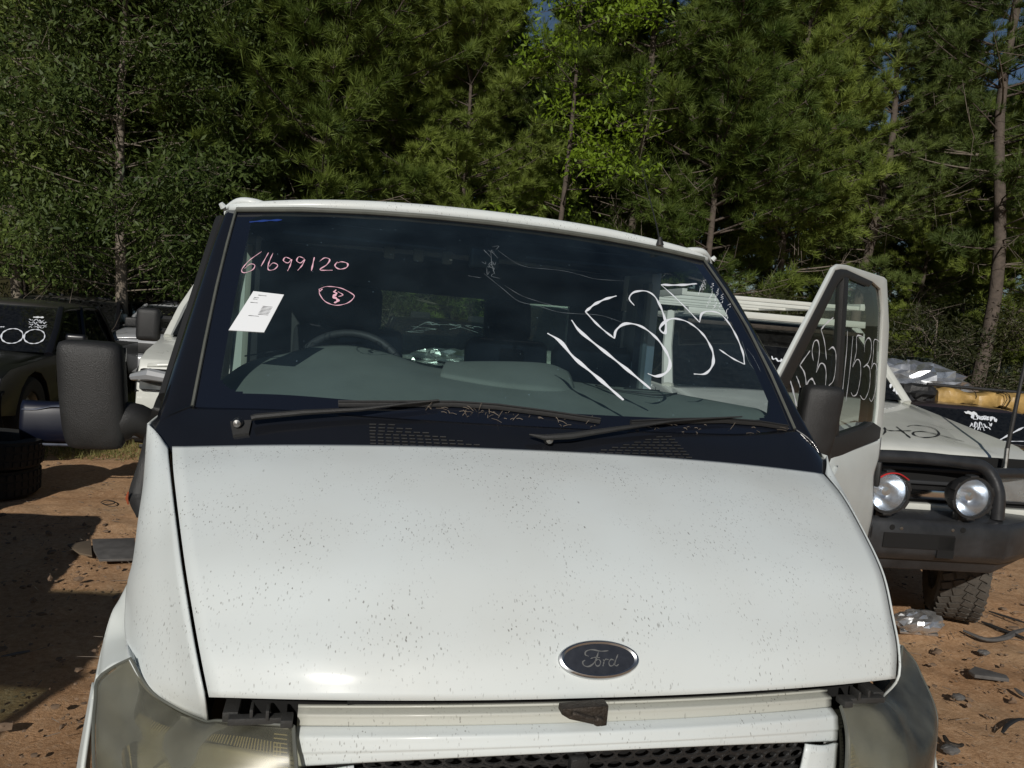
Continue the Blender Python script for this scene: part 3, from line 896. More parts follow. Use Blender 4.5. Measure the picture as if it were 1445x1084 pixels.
# ---- chassis, wheels
b = MB()
for sgn in (-1, 1): b.box((sgn*.42, 2.9, .62), (.07, 4.6, .13))
for y in (2.6, 3.4, 4.3, 5.1): b.box((0, y, .62), (.82, .07, .10))
b.box((0, 4.0, .40), (1.5, .12, .12)); b.box((0, .78, .40), (1.5, .12, .10))
b.build('chassis_rail', M['plastic2'], VAN, world=True, bevel=.008)
def wheel(parent, c, R=.34, w=.22, rim_m='steel', tyre_m='tyre', side=1, world=True, tread=True, name='wheel', steer=0):
    """a wheel part with tyre and rim as its sub-parts when it hangs on a thing"""
    hub = MB(); hub.lathe([(R*.16, -w*.2*side), (R*.16, w*.50*side), (.0, w*.52*side)], c, 'x', 16)
    def turn(mb):
        if steer:
            ca, sa = math.cos(steer), math.sin(steer)
            mb.V = [((v[0]-c[0])*ca-(v[1]-c[1])*sa+c[0], (v[0]-c[0])*sa+(v[1]-c[1])*ca+c[1], v[2]) for v in mb.V]
        return mb
    h = turn(hub).build(name, M['dark'], parent, world=world)
    t = MB(); prof = []
    for a in np.linspace(-1, 1, 9):
        prof.append((R*(1-.045*abs(a)**4)-(.0 if abs(a) < .9 else R*.04), a*w/2))
    prof = [(R*.62, -w*.46)]+[(R*.80, -w*.52)]+prof+[(R*.80, w*.52), (R*.62, w*.46)]
    t.lathe(prof, c, 'x', 48, close=True)
    if tread:
        for i in range(44):
            a = 2*math.pi*i/44
            for k, off in enumerate((-.36, -.12, .12, .36)):
                aa = a+(.07 if k % 2 else 0)
                Rm = Matrix.Rotation(-aa, 3, 'X')
                q = Rm @ Vector((0, 0, R+.002))
                q = Vector((off*w, math.sin(aa)*(R+.001), math.cos(aa)*(R+.001)))
                t.box((c[0]+q.x, c[1]+q.y, c[2]+q.z), (w*.20, R*.105, .016), Matrix.Rotation(-aa, 3, 'X') @ Matrix.Rotation(.35*(1 if k < 2 else -1), 3, 'Z'))
    turn(t).build('tyre', M[tyre_m], h, world=world)
    r_ = MB(); r_.lathe([(R*.62, -w*.40), (R*.60, w*.40*side), (R*.52, w*.30*side), (R*.48, w*.22*side), (R*.28, w*.36*side), (R*.22, w*.40*side), (R*.01, w*.42*side)], c, 'x', 28)
    for i in range(5):
        a = 2*math.pi*i/5
        r_.tube([(c[0]+w*.36*side, c[1]+math.cos(a)*R*.2, c[2]+math.sin(a)*R*.2), (c[0]+w*.44*side, c[1]+math.cos(a)*R*.2, c[2]+math.sin(a)*R*.2)], R*.035, 6)
    turn(r_).build('rim', M[rim_m], h, world=world)
    return h
for sx, y in ((-.86, .80), (.86, .80), (-.84, 4.0), (.84, 4.0)):
    wheel(VAN, (sx, y, .335), .335, .20, side=1 if sx > 0 else -1)

# ---- head lamps
M['lens'] = None
m = bpy.data.materials.new('yellowed_lamp_lens'); m.use_nodes = True
n = m.node_tree.nodes; l = m.node_tree.links; n.remove(n['Principled BSDF'])
trn = n.new('ShaderNodeBsdfTransparent'); trn.inputs[0].default_value = (.86, .84, .74, 1)
gls = n.new('ShaderNodeBsdfGlossy'); gls.inputs['Roughness'].default_value = .33
frs = n.new('ShaderNodeFresnel'); frs.inputs[0].default_value = 1.5
mx1 = n.new('ShaderNodeMixShader'); l.new(frs.outputs[0], mx1.inputs[0]); l.new(trn.outputs[0], mx1.inputs[1]); l.new(gls.outputs[0], mx1.inputs[2])
dif = n.new('ShaderNodeBsdfDiffuse'); dif.inputs[0].default_value = (.30, .30, .255, 1)
nzx = n.new('ShaderNodeTexNoise'); nzx.inputs['Scale'].default_value = 14; nzx.inputs['Detail'].default_value = 8
tcx = n.new('ShaderNodeTexCoord'); l.new(tcx.outputs['Object'], nzx.inputs['Vector'])
mrx = n.new('ShaderNodeMapRange'); mrx.inputs[1].default_value = .3; mrx.inputs[2].default_value = .75; mrx.inputs[3].default_value = .06; mrx.inputs[4].default_value = .26
l.new(nzx.outputs[0], mrx.inputs[0])
mx2 = n.new('ShaderNodeMixShader'); l.new(mrx.outputs[0], mx2.inputs[0]); l.new(mx1.outputs[0], mx2.inputs[1]); l.new(dif.outputs[0], mx2.inputs[2]); l.new(mx2.outputs[0], n['Material Output'].inputs[0])
M['lens'] = m
M['reflector'] = mat('brassy_reflector', (.34, .335, .275), .6, .45, var=.15, vscale=10)
M['reflector2'] = mat('brown_corner_reflector', (.34, .27, .15), .35, .7, var=.2)
M['bezel'] = mat('dark_lamp_bezel', (.045, .048, .046), .45, .3, var=.15)
M['rib'] = mat('lens_ribs', (.55, .50, .33), .35, .2)
lt = lamp_top_chain + [A(p) for p in [(-.672, .0, .955), (-.630, -.020, .962), (-.540, -.046, .966)]]
l_out = [A(p) for p in [(-.852, .160, .997), (-.886, .180, .972), (-.914, .182, .946), (-.906, .142, .922), (-.899, .110, .905), (-.887, .070, .876), (-.880, .055, .840), (-.865, .035, .77), (-.84, .0, .70)]]
l_in = [A(p) for p in [(-.540, -.046, .966), (-.536, -.070, .945), (-.530, -.090, .916), (-.524, -.105, .86), (-.52, -.115, .78), (-.53, -.11, .70)]]
l_bot = [A(p) for p in [(-.84, .0, .70), (-.70, -.07, .695), (-.53, -.11, .70)]]
for sgn in (-1, 1):
    f = (lambda P: P) if sgn < 0 else mirror
    G = coons(f(lt), f(l_bot), f(l_out), f(l_in), 40, 36)
    for j, r in enumerate(G):
        for i in range(len(r)):
            u = i/(len(r)-1); v = j/(len(G)-1)
            w_ = math.sin(math.pi*u)**.8*math.sin(math.pi*v)**.8
            r[i] = r[i]+A([sgn*.012, -.030, .018])*w_
    L = patch('headlight', G, M['lens'], VAN, .003, face=(sgn*.3, -1, .3))
    # housing behind: offset copy of the lens surface
    G2 = [[p+A([-sgn*.014, .050, -.035]) for p in r] for r in G]
    patch('bezel', G2, M['bezel'], L, .002, face=(sgn*.3, -1, .3))
    def sub_patch(u0, u1, v0, v1, back, nm, mt):
        rr_ = []
        for v in np.linspace(v0, v1, 20):
            row = []
            for u in np.linspace(u0, u1, 24):
                j = v*(len(G)-1); i = u*(len(G[0])-1); j0 = min(len(G)-2, int(j)); i0 = min(len(G[0])-2, int(i)); a = j-j0; c_ = i-i0
                p = (G[j0][i0]*(1-a)*(1-c_)+G[j0+1][i0]*a*(1-c_)+G[j0][i0+1]*(1-a)*c_+G[j0+1][i0+1]*a*c_)
                dip = .03*math.sin(math.pi*(u-u0)/(u1-u0))*math.sin(math.pi*(v-v0)/(v1-v0))
                row.append(p+A([-sgn*.004, .022+dip, -.014]))
            rr_.append(row)
        patch(nm, rr_, M[mt], L, .002, face=(sgn*.3, -1, .3))
    sub_patch(.30, .94, .17, .97, 0, 'main_reflector', 'reflector')
    sub_patch(.04, .22, .20, .97, 0, 'corner_reflector', 'reflector2')
    # rim between the two
    edge1 = G[0]; edge2 = G2[0]
    # reflector bowls in the lower half
    b = MB()
    for (cx, cz, rad_) in ((-.66, .80, .115),):
        c = A([cx if sgn < 0 else -cx, .03, cz])
        V = []; Fq = []; nr, na = 8, 32
        for i in range(nr+1):
            q = i/nr
            for j in range(na):
                a = 2*math.pi*j/na
                V.append(c+A([math.cos(a)*rad_*1.25*q, .05-.075*q*q, math.sin(a)*rad_*q*1.02]))
        for i in range(nr):
            for j in range(na): Fq.append((i*na+j, i*na+(j+1) % na, (i+1)*na+(j+1) % na, (i+1)*na+j))
        b.add(V, Fq)
    b.build('reflector', M['reflector'], L, world=True)
    # moulded ribs: fans of thin fins along the edge of the bowl and the corner lamp
    b = MB()
    nrow = len(G); ncol = len(G[0])
    def gp(u, v, back):
        j = v*(nrow-1); i = u*(ncol-1); j0 = min(nrow-2, int(j)); i0 = min(ncol-2, int(i)); a = j-j0; c_ = i-i0
        p = (G[j0][i0]*(1-a)*(1-c_)+G[j0+1][i0]*a*(1-c_)+G[j0][i0+1]*(1-a)*c_+G[j0+1][i0+1]*a*c_)
        return p+A([-sgn*.003, .010, -.006])*back
    for k in range(58):
        u = .28+.66*k/57
        v0 = .13+.03*math.sin(u*6)
        b.tube([gp(u, v0, 1), gp(u, v0+.055+.02*math.sin(u*9), 1)], .0011, 4)
    for k in range(16):
        u = .05+.20*k/15
        b.tube([gp(u, .16+.14*abs(k-5)/11, 1), gp(u-.015, .95, 1)], .0014, 4)
    for k in range(34):
        u = .945; v = .06+.9*k/34
        b.tube([gp(u-.03, v, 1), gp(u+.02, v, 1)], .0011, 4)
    b.build('lens_ribs', M['rib'], L, world=True)
    MB().tube([p+A([0, -.001, .001]) for p in catmull(f(lt), 60)], .0028, 6).tube([p for p in catmull(f(l_in), 30)], .0035, 6).tube([p for p in catmull(f(l_out), 30)], .003, 6).build('lens_edge', M['grey_strip'], L, world=True)

# ---- nose: slam panel, cream strip, white grille surround
def nose_y(x, base): return base+.34*x*x
xs9 = np.linspace(-.535, .535, 11)
strip = grid([[A([x, nose_y(x, -.104+.012*t), 1.0185-.144*x*x-.0025*t]) for x in xs9] for t in (0, .5, 1)]+[[A([x, nose_y(x, -.118-.004*t), 1.0145-.144*x*x-.019*t]) for x in xs9] for t in (0, .33, .66, 1)], 50, 22)
patch('bonnet_rest_strip', strip, M['cream'], VAN, .004, face=(0, -1, .5))
bar_prof = [(-.121, .9955, .147), (-.128, .9945, .147), (-.136, .9925, .150), (-.143, .9905, .153), (-.146, .9875, .156), (-.1485, .981, .164), (-.151, .9745, .172), (-.1515, .9725, .176), (-.1505, .9695, .182), (-.1515, .966, .19), (-.152, .960, .21), (-.148, .957, .22)]
bar_top = [A([x, nose_y(x, -.131), .995-.147*x*x]) for x in xs9]
bar = grid([[A([x, nose_y(x, y_), z_-c_*x*x]) for x in xs9] for y_, z_, c_ in bar_prof], 60, 44)
patch('grille_surround', bar, M['white'], VAN, .006, face=(0, -1, .3))
for sgn in (-1, 1):
    a = [A([sgn*.436, nose_y(.436, -.160), .917]), A([sgn*.41, nose_y(.41, -.165), .80]), A([sgn*.37, nose_y(.37, -.165), .715])]
    c = [A([sgn*.532, -.062, .897]), A([sgn*.520, -.085, .80]), A([sgn*.525, -.085, .715])]
    patch('grille_side', grid([[p, lerp(p, q, .5)+A([0, -.008, 0]), q] for p, q in zip(a, c)], 8, 14), M['white'], VAN, .006, face=(0, -1, .2))
low = grid([[A([x, nose_y(x, -.165), .715]) for x in xs9], [A([x, nose_y(x, -.19), .69]) for x in xs9], [A([x, nose_y(x, -.19), .62]) for x in xs9]], 40, 10)
patch('grille_lower_bar', low, M['white'], VAN, .006, face=(0, -1, .3))
# honeycomb
b = MB()
cell_w, cell_h = .0335, .0200
for rI in range(13):
    z = .948-rI*cell_h*.93
    for cI in range(-13, 14):
        x = (cI+(.5 if rI % 2 else 0))*cell_w
        if abs(x) > .425-(.90-min(z, .90))*.33: continue
        z2 = z-.19*x*x
        pts = []
        for a in np.linspace(0, 2*math.pi, 13)[:-1]:
            xx = x+math.cos(a)*cell_w*.49
            pts.append(A([xx, nose_y(xx, -.146), z2+math.sin(a)*cell_h*.46]))
        pts.append(pts[0]); pts.append(pts[1])
        b.tube(pts, .0024, 5, cap=False, flat=1.3)
b.build('grille_honeycomb', M['plastic'], VAN, world=True)
MB().box((-.055, -.155, .93), (.032, .018, .045)).build('grille_clip', M['plastic'], VAN, world=True, bevel=.003)
MB().box((0, -.02, .80), (.96, .02, .30)).build('radiator_panel', M['dark'], VAN, world=True)
# gap under the bonnet lip: slam panel, near-black boxes painting the shade there, lamp brackets
MB().box((0, .12, .955), (1.30, .10, .02)).box((0, -.02, .985), (.9, .02, .06)).box((0, .07, .95), (1.30, .02, .12)).box((0, .32, .82), (1.56, .02, .42)).box((.70, .18, .83), (.02, .26, .22)).box((-.70, .18, .83), (.02, .26, .22)).build('slam_panel_shade', M['dark'], VAN, world=True)
for sgn in (-1, 1):
    b = MB()
    for k, (x, y, z, dx, dy, dz) in enumerate([(.648, .004, .972, .026, .05, .018), (.60, -.030, .972, .10, .018, .012), (.612, -.022, .984, .006, .03, .018), (.585, -.028, .984, .006, .03, .018), (.552, -.040, .974, .02, .03, .014)]):
        b.box((sgn*x, y, z), (dx, dy, dz))
    b.build('lamp_bracket', M['plastic2'], VAN, world=True, bevel=.002)
# latch
b = MB()
c = at(825, 1009, 1, -.138)
b.prism([(c[0]-.044, c[2]+.016), (c[0]-.045, c[2]+.006), (c[0]-.030, c[2]-.003), (c[0]+.030, c[2]-.018), (c[0]+.040, c[2]-.017), (c[0]+.040, c[2]+.020)], -.146, -.122, 'y')
b.tube([(c[0]-.028, -.149, c[2]+.010), (c[0]+.022, -.149, c[2]-.006)], .0055, 8)
b.lathe([(.0, -.006), (.008, -.005), (.010, .0)], (c[0]+.022, -.148, c[2]-.006), 'y', 14)
M['rusty'] = mat('greasy_rusty_steel', (.055, .045, .036), .6, .5, var=.5, vscale=60, bump=.4, bscale=150)
b.build('bonnet_latch', M['rusty'], VAN, world=True, bevel=.002)
# bumper below
bx = [-.95, -.88, -.70, -.35, 0, .35, .70, .88, .95]
def by(x): return -.20+.30*x*x+.22*max(0, abs(x)-.7)
bp = grid([[A([x, by(x)+.035, .690]) for x in bx], [A([x, by(x)-.01, .675]) for x in bx], [A([x, by(x)-.03, .58]) for x in bx], [A([x, by(x)-.02, .42]) for x in bx], [A([x, by(x)+.05, .32]) for x in bx]], 50, 20)
patch('front_bumper', bp, M['plastic2'], VAN, .006, face=(0, -1, .2))
for sgn in (-1, 1):
    f = (lambda P: P) if sgn < 0 else mirror
    G = grid([f([A([-.925, .19, .90]), A([-.948, .27, .895]), A([-.960, .34, .86])]), f([A([-.915, .11, .82]), A([-.946, .20, .80]), A([-.962, .31, .80])]),
              f([A([-.91, .06, .72]), A([-.945, .15, .70]), A([-.96, .28, .72])])], 8, 10)
    patch('bumper_corner', G, M['white_clean'] if True else None, VAN, .006, face=(sgn, -.5, .2))
    G = grid([f([A([-.90, .03, .71]), A([-.955, .13, .70]), A([-.985, .27, .715])]), f([A([-.93, .02, .58]), A([-.985, .12, .58]), A([-1.0, .27, .60])]),
              f([A([-.93, .02, .36]), A([-.985, .12, .36]), A([-1.0, .27, .40])])], 8, 10)
    patch('bumper_end', G, M['plastic2'], VAN, .006, face=(sgn, -.5, .2))

# ---- emblem
ec, en = cast(hood_bvh, 845, 931, 0)
ex = Vector((1, 0, 0)); ex = (ex-en*ex.dot(en)).normalized(); ey = en.cross(ex)
if ey.z < 0: ey = -ey
_r = .008; ex, ey = ex*math.cos(_r)-ey*math.sin(_r), ey*math.cos(_r)+ex*math.sin(_r)
EA, EB = .0775, .0345
def ell(a, bb, h, k=64): return [ec+ex*a*math.cos(t)+ey*bb*math.sin(t)+en*h for t in np.linspace(0, 2*math.pi, k, endpoint=False)]
rings = [ell(EA*1.01, EB*1.02, -.002), ell(EA*1.005, EB*1.01, .0015), ell(EA*.985, EB*.965, .0050), ell(EA*.93, EB*.88, .0066), ell(EA*.875, EB*.795, .0045)]
V = [p for r in rings for p in r]; k = 64
Fq = [(i*k+j, i*k+(j+1) % k, (i+1)*k+(j+1) % k, (i+1)*k+j) for i in range(4) for j in range(k)]
emb = build('emblem', V, Fq, mat('emblem_chrome', (.60, .61, .62), .34, 1.0, var=.1, vscale=40), VAN, world=True)
V = [ec+en*.0046]+ell(EA*.5, EB*.46, .0046)+ell(EA*.905, EB*.835, .0040)
Fq = [(0, 1+j, 1+(j+1) % k) for j in range(k)]+[(1+j, 1+k+j, 1+k+(j+1) % k, 1+(j+1) % k) for j in range(k)]
build('emblem_field', V, Fq, mat('faded_dark_enamel', (.025, .028, .036), .35, var=.2, vscale=60), emb, world=True)
def epix(x, y):      # drawn over the badge, in its own plane
    sx = (x-550)/(215); sy = (y-190)/(100)
    return ec+ex*EA*sx-ey*EB*sy+en*.0054
M['script'] = mat('worn_silver_script', (.22, .22, .21), .4, .5)
b = MB()
for ps, wdt in (([(494, 176), (476, 168), (482, 150), (515, 142), (560, 150), (602, 148)], 2.2), ([(548, 152), (536, 180), (515, 212), (486, 228), (462, 222), (458, 204), (472, 196)], 2.4),
                ([(500, 188), (525, 182), (552, 184)], 1.6), ([(546, 192), (530, 196), (523, 212), (530, 226), (545, 222), (553, 205), (546, 192)], 2.0),
                ([(566, 194), (572, 200), (562, 228)], 2.0), ([(570, 204), (582, 192), (597, 194)], 1.8),
                ([(628, 198), (610, 193), (597, 208), (600, 225), (616, 224), (632, 204)], 2.0), ([(652, 166), (636, 195), (626, 218), (634, 227), (648, 218)], 2.0)):
    P = catmull([epix(*p) for p in ps], 24)
    stroke(b, [Vector(p) for p in P], [en]*len(P), wdt*.0011)
b.build('emblem_script', M['script'], emb, world=True)

# ---- wipers
def wiper(base_px, arm_px, blade_px, y_arm, name='wiper'):
    b = MB()
    return b
def wpt(px, py, lift=.02):
    p, nn = cast(ws_bvh, px, py, lift)
    if p is None: p, nn = cast(cowl_bvh, px, py, lift)
    return p
def wiper_build(piv, arm, widths, blade, plate):
    b = MB(); P = [wpt(*q, .024) for q in arm]
    P = [p for p in P if p is not None]
    b.tube(P, widths[:len(P)], 8, flat=.55)
    w = b.build('wiper', M['plastic2'], VAN, world=True)
    b = MB(); P = [wpt(q[0], q[1], .010) for q in blade]; P = [p for p in P if p is not None]
    b.tube(P, .0052, 6, flat=1.8); b.tube([p+Vector((0, -.004, .006)) for p in P[:]], .003, 5)
    b.build('wiper_blade', M['rubber'], w, world=True)
    c = wpt(*piv, .016)
    b = MB(); b.lathe([(.0, -.014), (.009, -.012), (.012, -.004), (.013, .008)], c, 'y', 16)
    b.build('pivot_nut', M['steel'], w, world=True)
    if plate:
        b = MB(); q = [wpt(*t, .008) for t in plate]; b.add(q+[p+Vector((0, .004, -.01)) for p in q], [(0, 1, 2, 3), (0, 4, 5, 1), (1, 5, 6, 2), (2, 6, 7, 3), (3, 7, 4, 0)])
        b.build('pivot_plate', M['plastic2'], w, world=True, smooth=False)
wiper_build((337, 604), [(357, 601), (364, 599), (430, 593), (510, 586), (570, 578), (618, 573)], [.013, .0145, .013, .010, .0065, .005],
            [(478, 573), (560, 573), (640, 573), (700, 577), (770, 586), (845, 597)], [(326, 598), (356, 596), (352, 614), (330, 617)])
wiper_build((772, 626), [(744, 622), (765, 626), (800, 624), (870, 615), (940, 602), (985, 598), (1040, 595)], [.003, .014, .016, .012, .006, .005, .004],
            [(888, 600), (950, 597), (1020, 596), (1070, 600), (1108, 606)], None)
# wet dusty leaf litter caught along the blades
b = MB()
for i in range(80):
    x = rnd.uniform(600, 850) if i < 55 else rnd.uniform(900, 1110)
    y = (574+(x-600)*.098 if i < 55 else 600+(x-900)*.03)+rnd.uniform(-3, 9)
    p, nn = cast(ws_bvh, x, y, .003)
    if p is None: continue
    d = Vector((rnd.gauss(0, 1), rnd.gauss(0, .3), rnd.gauss(0, .3))).normalized()*rnd.uniform(.006, .03)
    b.tube([p, p+d*.5+nn*.003, p+d], .0008, 3)
tag(b.build('leaf_litter', M['dead'], VAN, world=True), kind='stuff')

# ---- antenna
a0 = at(931, 346, 1, 1.40)
b = MB(); b.tube([a0, a0+A([-.002, .0, .03])], [.016, .006], 10)
an = b.build('antenna', M['rubber'], VAN, world=True)
MB().tube([at(931, 340, 1, 1.405), at(927, 320, 1, 1.45), at(918, 285, 1, 1.52), at(905, 236, 1, 1.62)], [.004, .003, .0022, .0014], 6).build('antenna_rod', M['plastic'], an, world=True)

# ---- left mirror
def mirror_head(parent, c, sx, w=.175, h=.325, d=.11, rot=0.0, m='plastic'):
    R = Matrix.Rotation(rot, 3, 'Z')
    V = []; Fq = []
    rows_ = [(-.5, .74, .60), (-.46, .88, .82), (-.30, .97, 1.0), (.0, 1.0, 1.0), (.30, 1.0, 1.0), (.44, .97, .92), (.5, .86, .70)]
    n_ = 36
    for (t, sw, sd2) in rows_:
        for j in range(n_):
            a = 2*math.pi*j/n_; ca, sa = math.cos(a), math.sin(a)
            e = .42
            x = math.copysign(abs(ca)**e, ca)*w/2*sw; y = math.copysign(abs(sa)**e, sa)*d/2*sd2
            if y < 0 and sx*x < 0: y *= 1-.22*abs(x)/(w/2)*1.6     # outer face chamfered towards the car
            lean = sx*.012*t*-2
            p = R @ Vector((x+lean, y, t*h))
            V.append(Vector(c)+p)
    for i in range(len(rows_)-1):
        for j in range(n_): Fq.append((i*n_+j, i*n_+(j+1) % n_, (i+1)*n_+(j+1) % n_, (i+1)*n_+j))
    Fq.append(tuple(range(n_-1, -1, -1))); Fq.append(tuple((len(rows_)-1)*n_+j for j in range(n_)))
    o = build('door_mirror', V, Fq, M[m], parent, world=True, sub=1)
    g = MB(); g.box((0, 0, 0), (w*.84, .004, h*.86))
    V2 = [Vector(c)+R @ (Vector(v)+Vector((0, d/2*.99+.002, 0))) for v in g.V]
    build('mirror_glass', V2, g.F, M['mirror'], o, world=True)
    return o
mc = at(132, 557, 1, .86)
mh = mirror_head(VAN, (mc[0], mc[1], mc[2]), 1, .160, .290, .11, rot=.12)
b = MB()
pa = at(158, 600, 1, .84); pb = at(190, 594, 1, .86); pc = at(214, 612, 1, .90)
b.tube(catmull([pa+A([-.03, .05, .02]), pa+A([.01, .035, .005]), pb+A([0, .02, 0]), pc+A([.02, .02, 0])], 12), [.030, .050, .056, .056, .053, .048, .044, .042, .041, .041, .042, .043], 16)
b.build('mirror_arm', M['plastic'], VAN, world=True)
Gm = grid([[at(216, 575, 1, .80), at(222, 560, 1, .95), at(232, 545, 1, 1.05)], [at(205, 612, 1, .86), at(208, 606, 1, .95), at(225, 590, 1, 1.05)],
           [at(194, 655, 1, .82), at(200, 650, 1, .9), at(215, 640, 1, 1.0)], [at(181, 700, 1, .80), at(190, 698, 1, .88), at(210, 690, 1, .95)], [at(193, 731, 1, .76), at(200, 728, 1, .85), at(212, 720, 1, .92)]], 12, 24)
mm = patch('mirror_mount', Gm, M['plastic'], VAN, .05, face=(-.4, -1, 0))
mm.modifiers['sol'].offset = -1
b = MB(); b.tube([at(181, 694, 1, .79), at(179, 703, 1, .79), at(181, 712, 1, .79)], [.002, .004, .002], 8)
b.build('side_repeater', M['orange'], VAN, world=True)

# ---- dashboard
fr_edge = [p+A([0, .03, -.02]) for p in bottom_edge(9)]
rear_px = [(300, 545, .98), (348, 512, 1.12), (402, 499, 1.25), (445, 489, 1.30), (496, 487, 1.32), (545, 497, 1.30), (585, 511, 1.28), (613, 518, 1.26), (700, 530, 1.24), (790, 536, 1.22), (860, 544, 1.2), (930, 552, 1.15), (1005, 565, 1.05), (1060, 575, .95)]
rear = [at(x, y, 1, d) for x, y, d in rear_px]
ft = catmull(fr_edge, 14)
midr = [lerp(a, c, .5)+A([0, 0, .018]) for a, c in zip(ft, rear)]
qr = [lerp(a, c, .8)+A([0, 0, .012]) for a, c in zip(ft, rear)]
G_dash = grid([ft, midr, qr, rear], 80, 20)
patch('dashboard', G_dash, M['dash'], VAN, .01, face=(0, 0, 1))
drop = [p+A([0, .03, -.08]) for p in rear]; drop2 = [p+A([0, -.10, -.45]) for p in rear]
patch('dash_face', grid([rear, [p+A([0, .02, -.02]) for p in rear], drop, drop2], 60, 12), M['dash_dark'], VAN, .01, face=(0, 1, 0))
# raised passenger pad
pf = [at(x, y, 1, d) for x, y, d in [(622, 527, 1.05), (700, 541, 1.0), (780, 549, 1.0), (812, 552, 1.05)]]
pr = [at(x, y, 1, d) for x, y, d in [(632, 512, 1.22), (700, 510, 1.22), (770, 513, 1.22), (800, 524, 1.22)]]
pm = [lerp(a, c, .5)+A([0, 0, .014]) for a, c in zip(pf, pr)]
patch('dash_pad', grid([[p+A([0, -.004, -.02]) for p in pf], pf, pm, pr, [p+A([0, .02, -.05]) for p in pr]], 30, 16), M['dash'], VAN, .008, face=(0, -.3, 1))
b = MB()
for (x0, y0, x1, y1, d) in ((470, 547, 560, 551, .93), (345, 508, 395, 500, 1.15), (880, 553, 930, 556, 1.08), (800, 560, 830, 562, 1.0)):
    p, q = at(x0, y0, 1, d), at(x1, y1, 1, d); b.tube([p+A([0, 0, .012]), q+A([0, 0, .012])], .006, 5, flat=.4)
b.build('dash_vent', M['dash_dark'], VAN, world=True)
# loose cable lying on the dash
b = MB(); b.tube(catmull([at(840, 548, 1, 1.1)+A([0, 0, .01]), at(880, 557, 1, 1.05)+A([0, 0, .012]), at(930, 562, 1, 1.0)+A([0, 0, .01]), at(955, 555, 1, 1.1)], 20), .003, 6)
b.build('loose_cable', M['rubber'], VAN, world=True)

# ---- steering wheel
sc_ = A([-.455, 1.50, 1.435]); tilt = math.radians(38); Rw = Matrix.Rotation(-tilt, 3, 'X')
b = MB(); ring = []
for a in np.linspace(0, 2*math.pi, 41)[:-1]:
    ring.append(A(sc_)+A(Rw @ Vector((math.cos(a)*.195, 0, math.sin(a)*.195))))
b.tube(ring+[ring[0], ring[1]], .015, 10, cap=False)
sw = b.build('steering_wheel', M['dash_dark'], VAN, world=True)
b = MB()
for a in (math.radians(20), math.radians(160), math.radians(270)):
    b.tube([A(sc_)+A([0, .0, 0]), A(sc_)+A(Rw @ Vector((math.cos(a)*.19, 0, math.sin(a)*.19)))], .018, 6)
b.tube([A(sc_)+A(Rw @ Vector((0, -.03, 0))), A(sc_)+A(Rw @ Vector((0, .02, 0)))], .06, 14)
b.tube([sc_, sc_+A([0, -.32, -.22])], .04, 10)
b.build('spoke', M['dash_dark'], sw, world=True)

# ---- seats
def seat(cx, w=.50):
    b = MB(); b.box((cx, 1.80, 1.00), (w, .48, .16)); s = b.build('seat', M['seat'], VAN, world=True, bevel=.05, seg=4)
    V = []
    b = MB(); R = Matrix.Rotation(math.radians(-14), 3, 'X')
    b.box((cx, 2.10, 1.30), (w*.96, .13, .60), R); b.build('seat_back', M['seat'], s, world=True, bevel=.05, seg=4)
    b = MB(); b.box((cx, 2.18, 1.68), (w*.55, .10, .20), R); b.build('headrest', M['seat'], s, world=True, bevel=.045, seg=4)
    b = MB()
    for dx in (-.06, .06): b.tube([(cx+dx, 2.15, 1.52), (cx+dx, 2.17, 1.64)], .006, 6)
    b.build('headrest_post', M['steel'], s, world=True)
seat(-.46); seat(.26, .40); seat(.68, .40)
# ---- rear view mirror, sun visors, roof console
c = at(683, 365, 1, 1.42)
b = MB(); b.box(c, (.11, .035, .075)); rv = b.build('rear_view_mirror', M['bezel'], VAN, world=True, bevel=.014, seg=3)
MB().tube([c+A([0, .0, .02]), c+A([0.01, -.02, .09])], .008, 8).build('mirror_stem', M['plastic'], rv, world=True)
for x0, x1 in ((-.72, -.14), (.16, .74)):
    MB().box(((x0+x1)/2, 1.56, 1.93), (x1-x0, .16, .014)).build('sun_visor', M['liner'], VAN, world=True, bevel=.006)
b = MB()
for k in range(4): b.box((-.34+k*.11, 1.60, 1.905), (.04, .03, .05))
b.build('roof_console', M['trim'], VAN, world=True, bevel=.008)

# ---- paper sheet and sticker on the screen
q = [cast(ws_bvh, x, y, .003)[0] for x, y in ((358, 412), (401, 417), (373, 470), (323, 467))]
th = Vector((0, .0015, -.0012))
tag(build('paper_sheet', q+[p+th for p in q], [(0, 1, 2, 3), (7, 6, 5, 4), (0, 4, 5, 1), (1, 5, 6, 2), (2, 6, 7, 3), (3, 7, 4, 0)], M['paper'], None, world=True, smooth=False),
    'white printed parts sheet stuck on the windscreen below the pink number', 'paper sheet')
b = MB()
def pl(u, v): return q[0]*(1-u)*(1-v)+q[1]*u*(1-v)+q[2]*u*v+q[3]*(1-u)*v+Vector((0, -.0006, .0005))
pr_ = MB()
for (u0, u1, v) in ((.22, .50, .09), (.14, .30, .16), (.14, .28, .20), (.12, .36, .29), (.30, .62, .62)) + tuple((.55, .86, .36+.035*k) for k in range(7)):
    P = [pl(u0+(u1-u0)*t, v) for t in np.linspace(0, 1, 8)]
    stroke(pr_, P, [Vector((0, -.7, .7))]*8, .0028)
po = tag(pr_.build('printed_lines', M['print'], bpy.data.objects['paper_sheet'], world=False, smooth=False), kind='stuff')

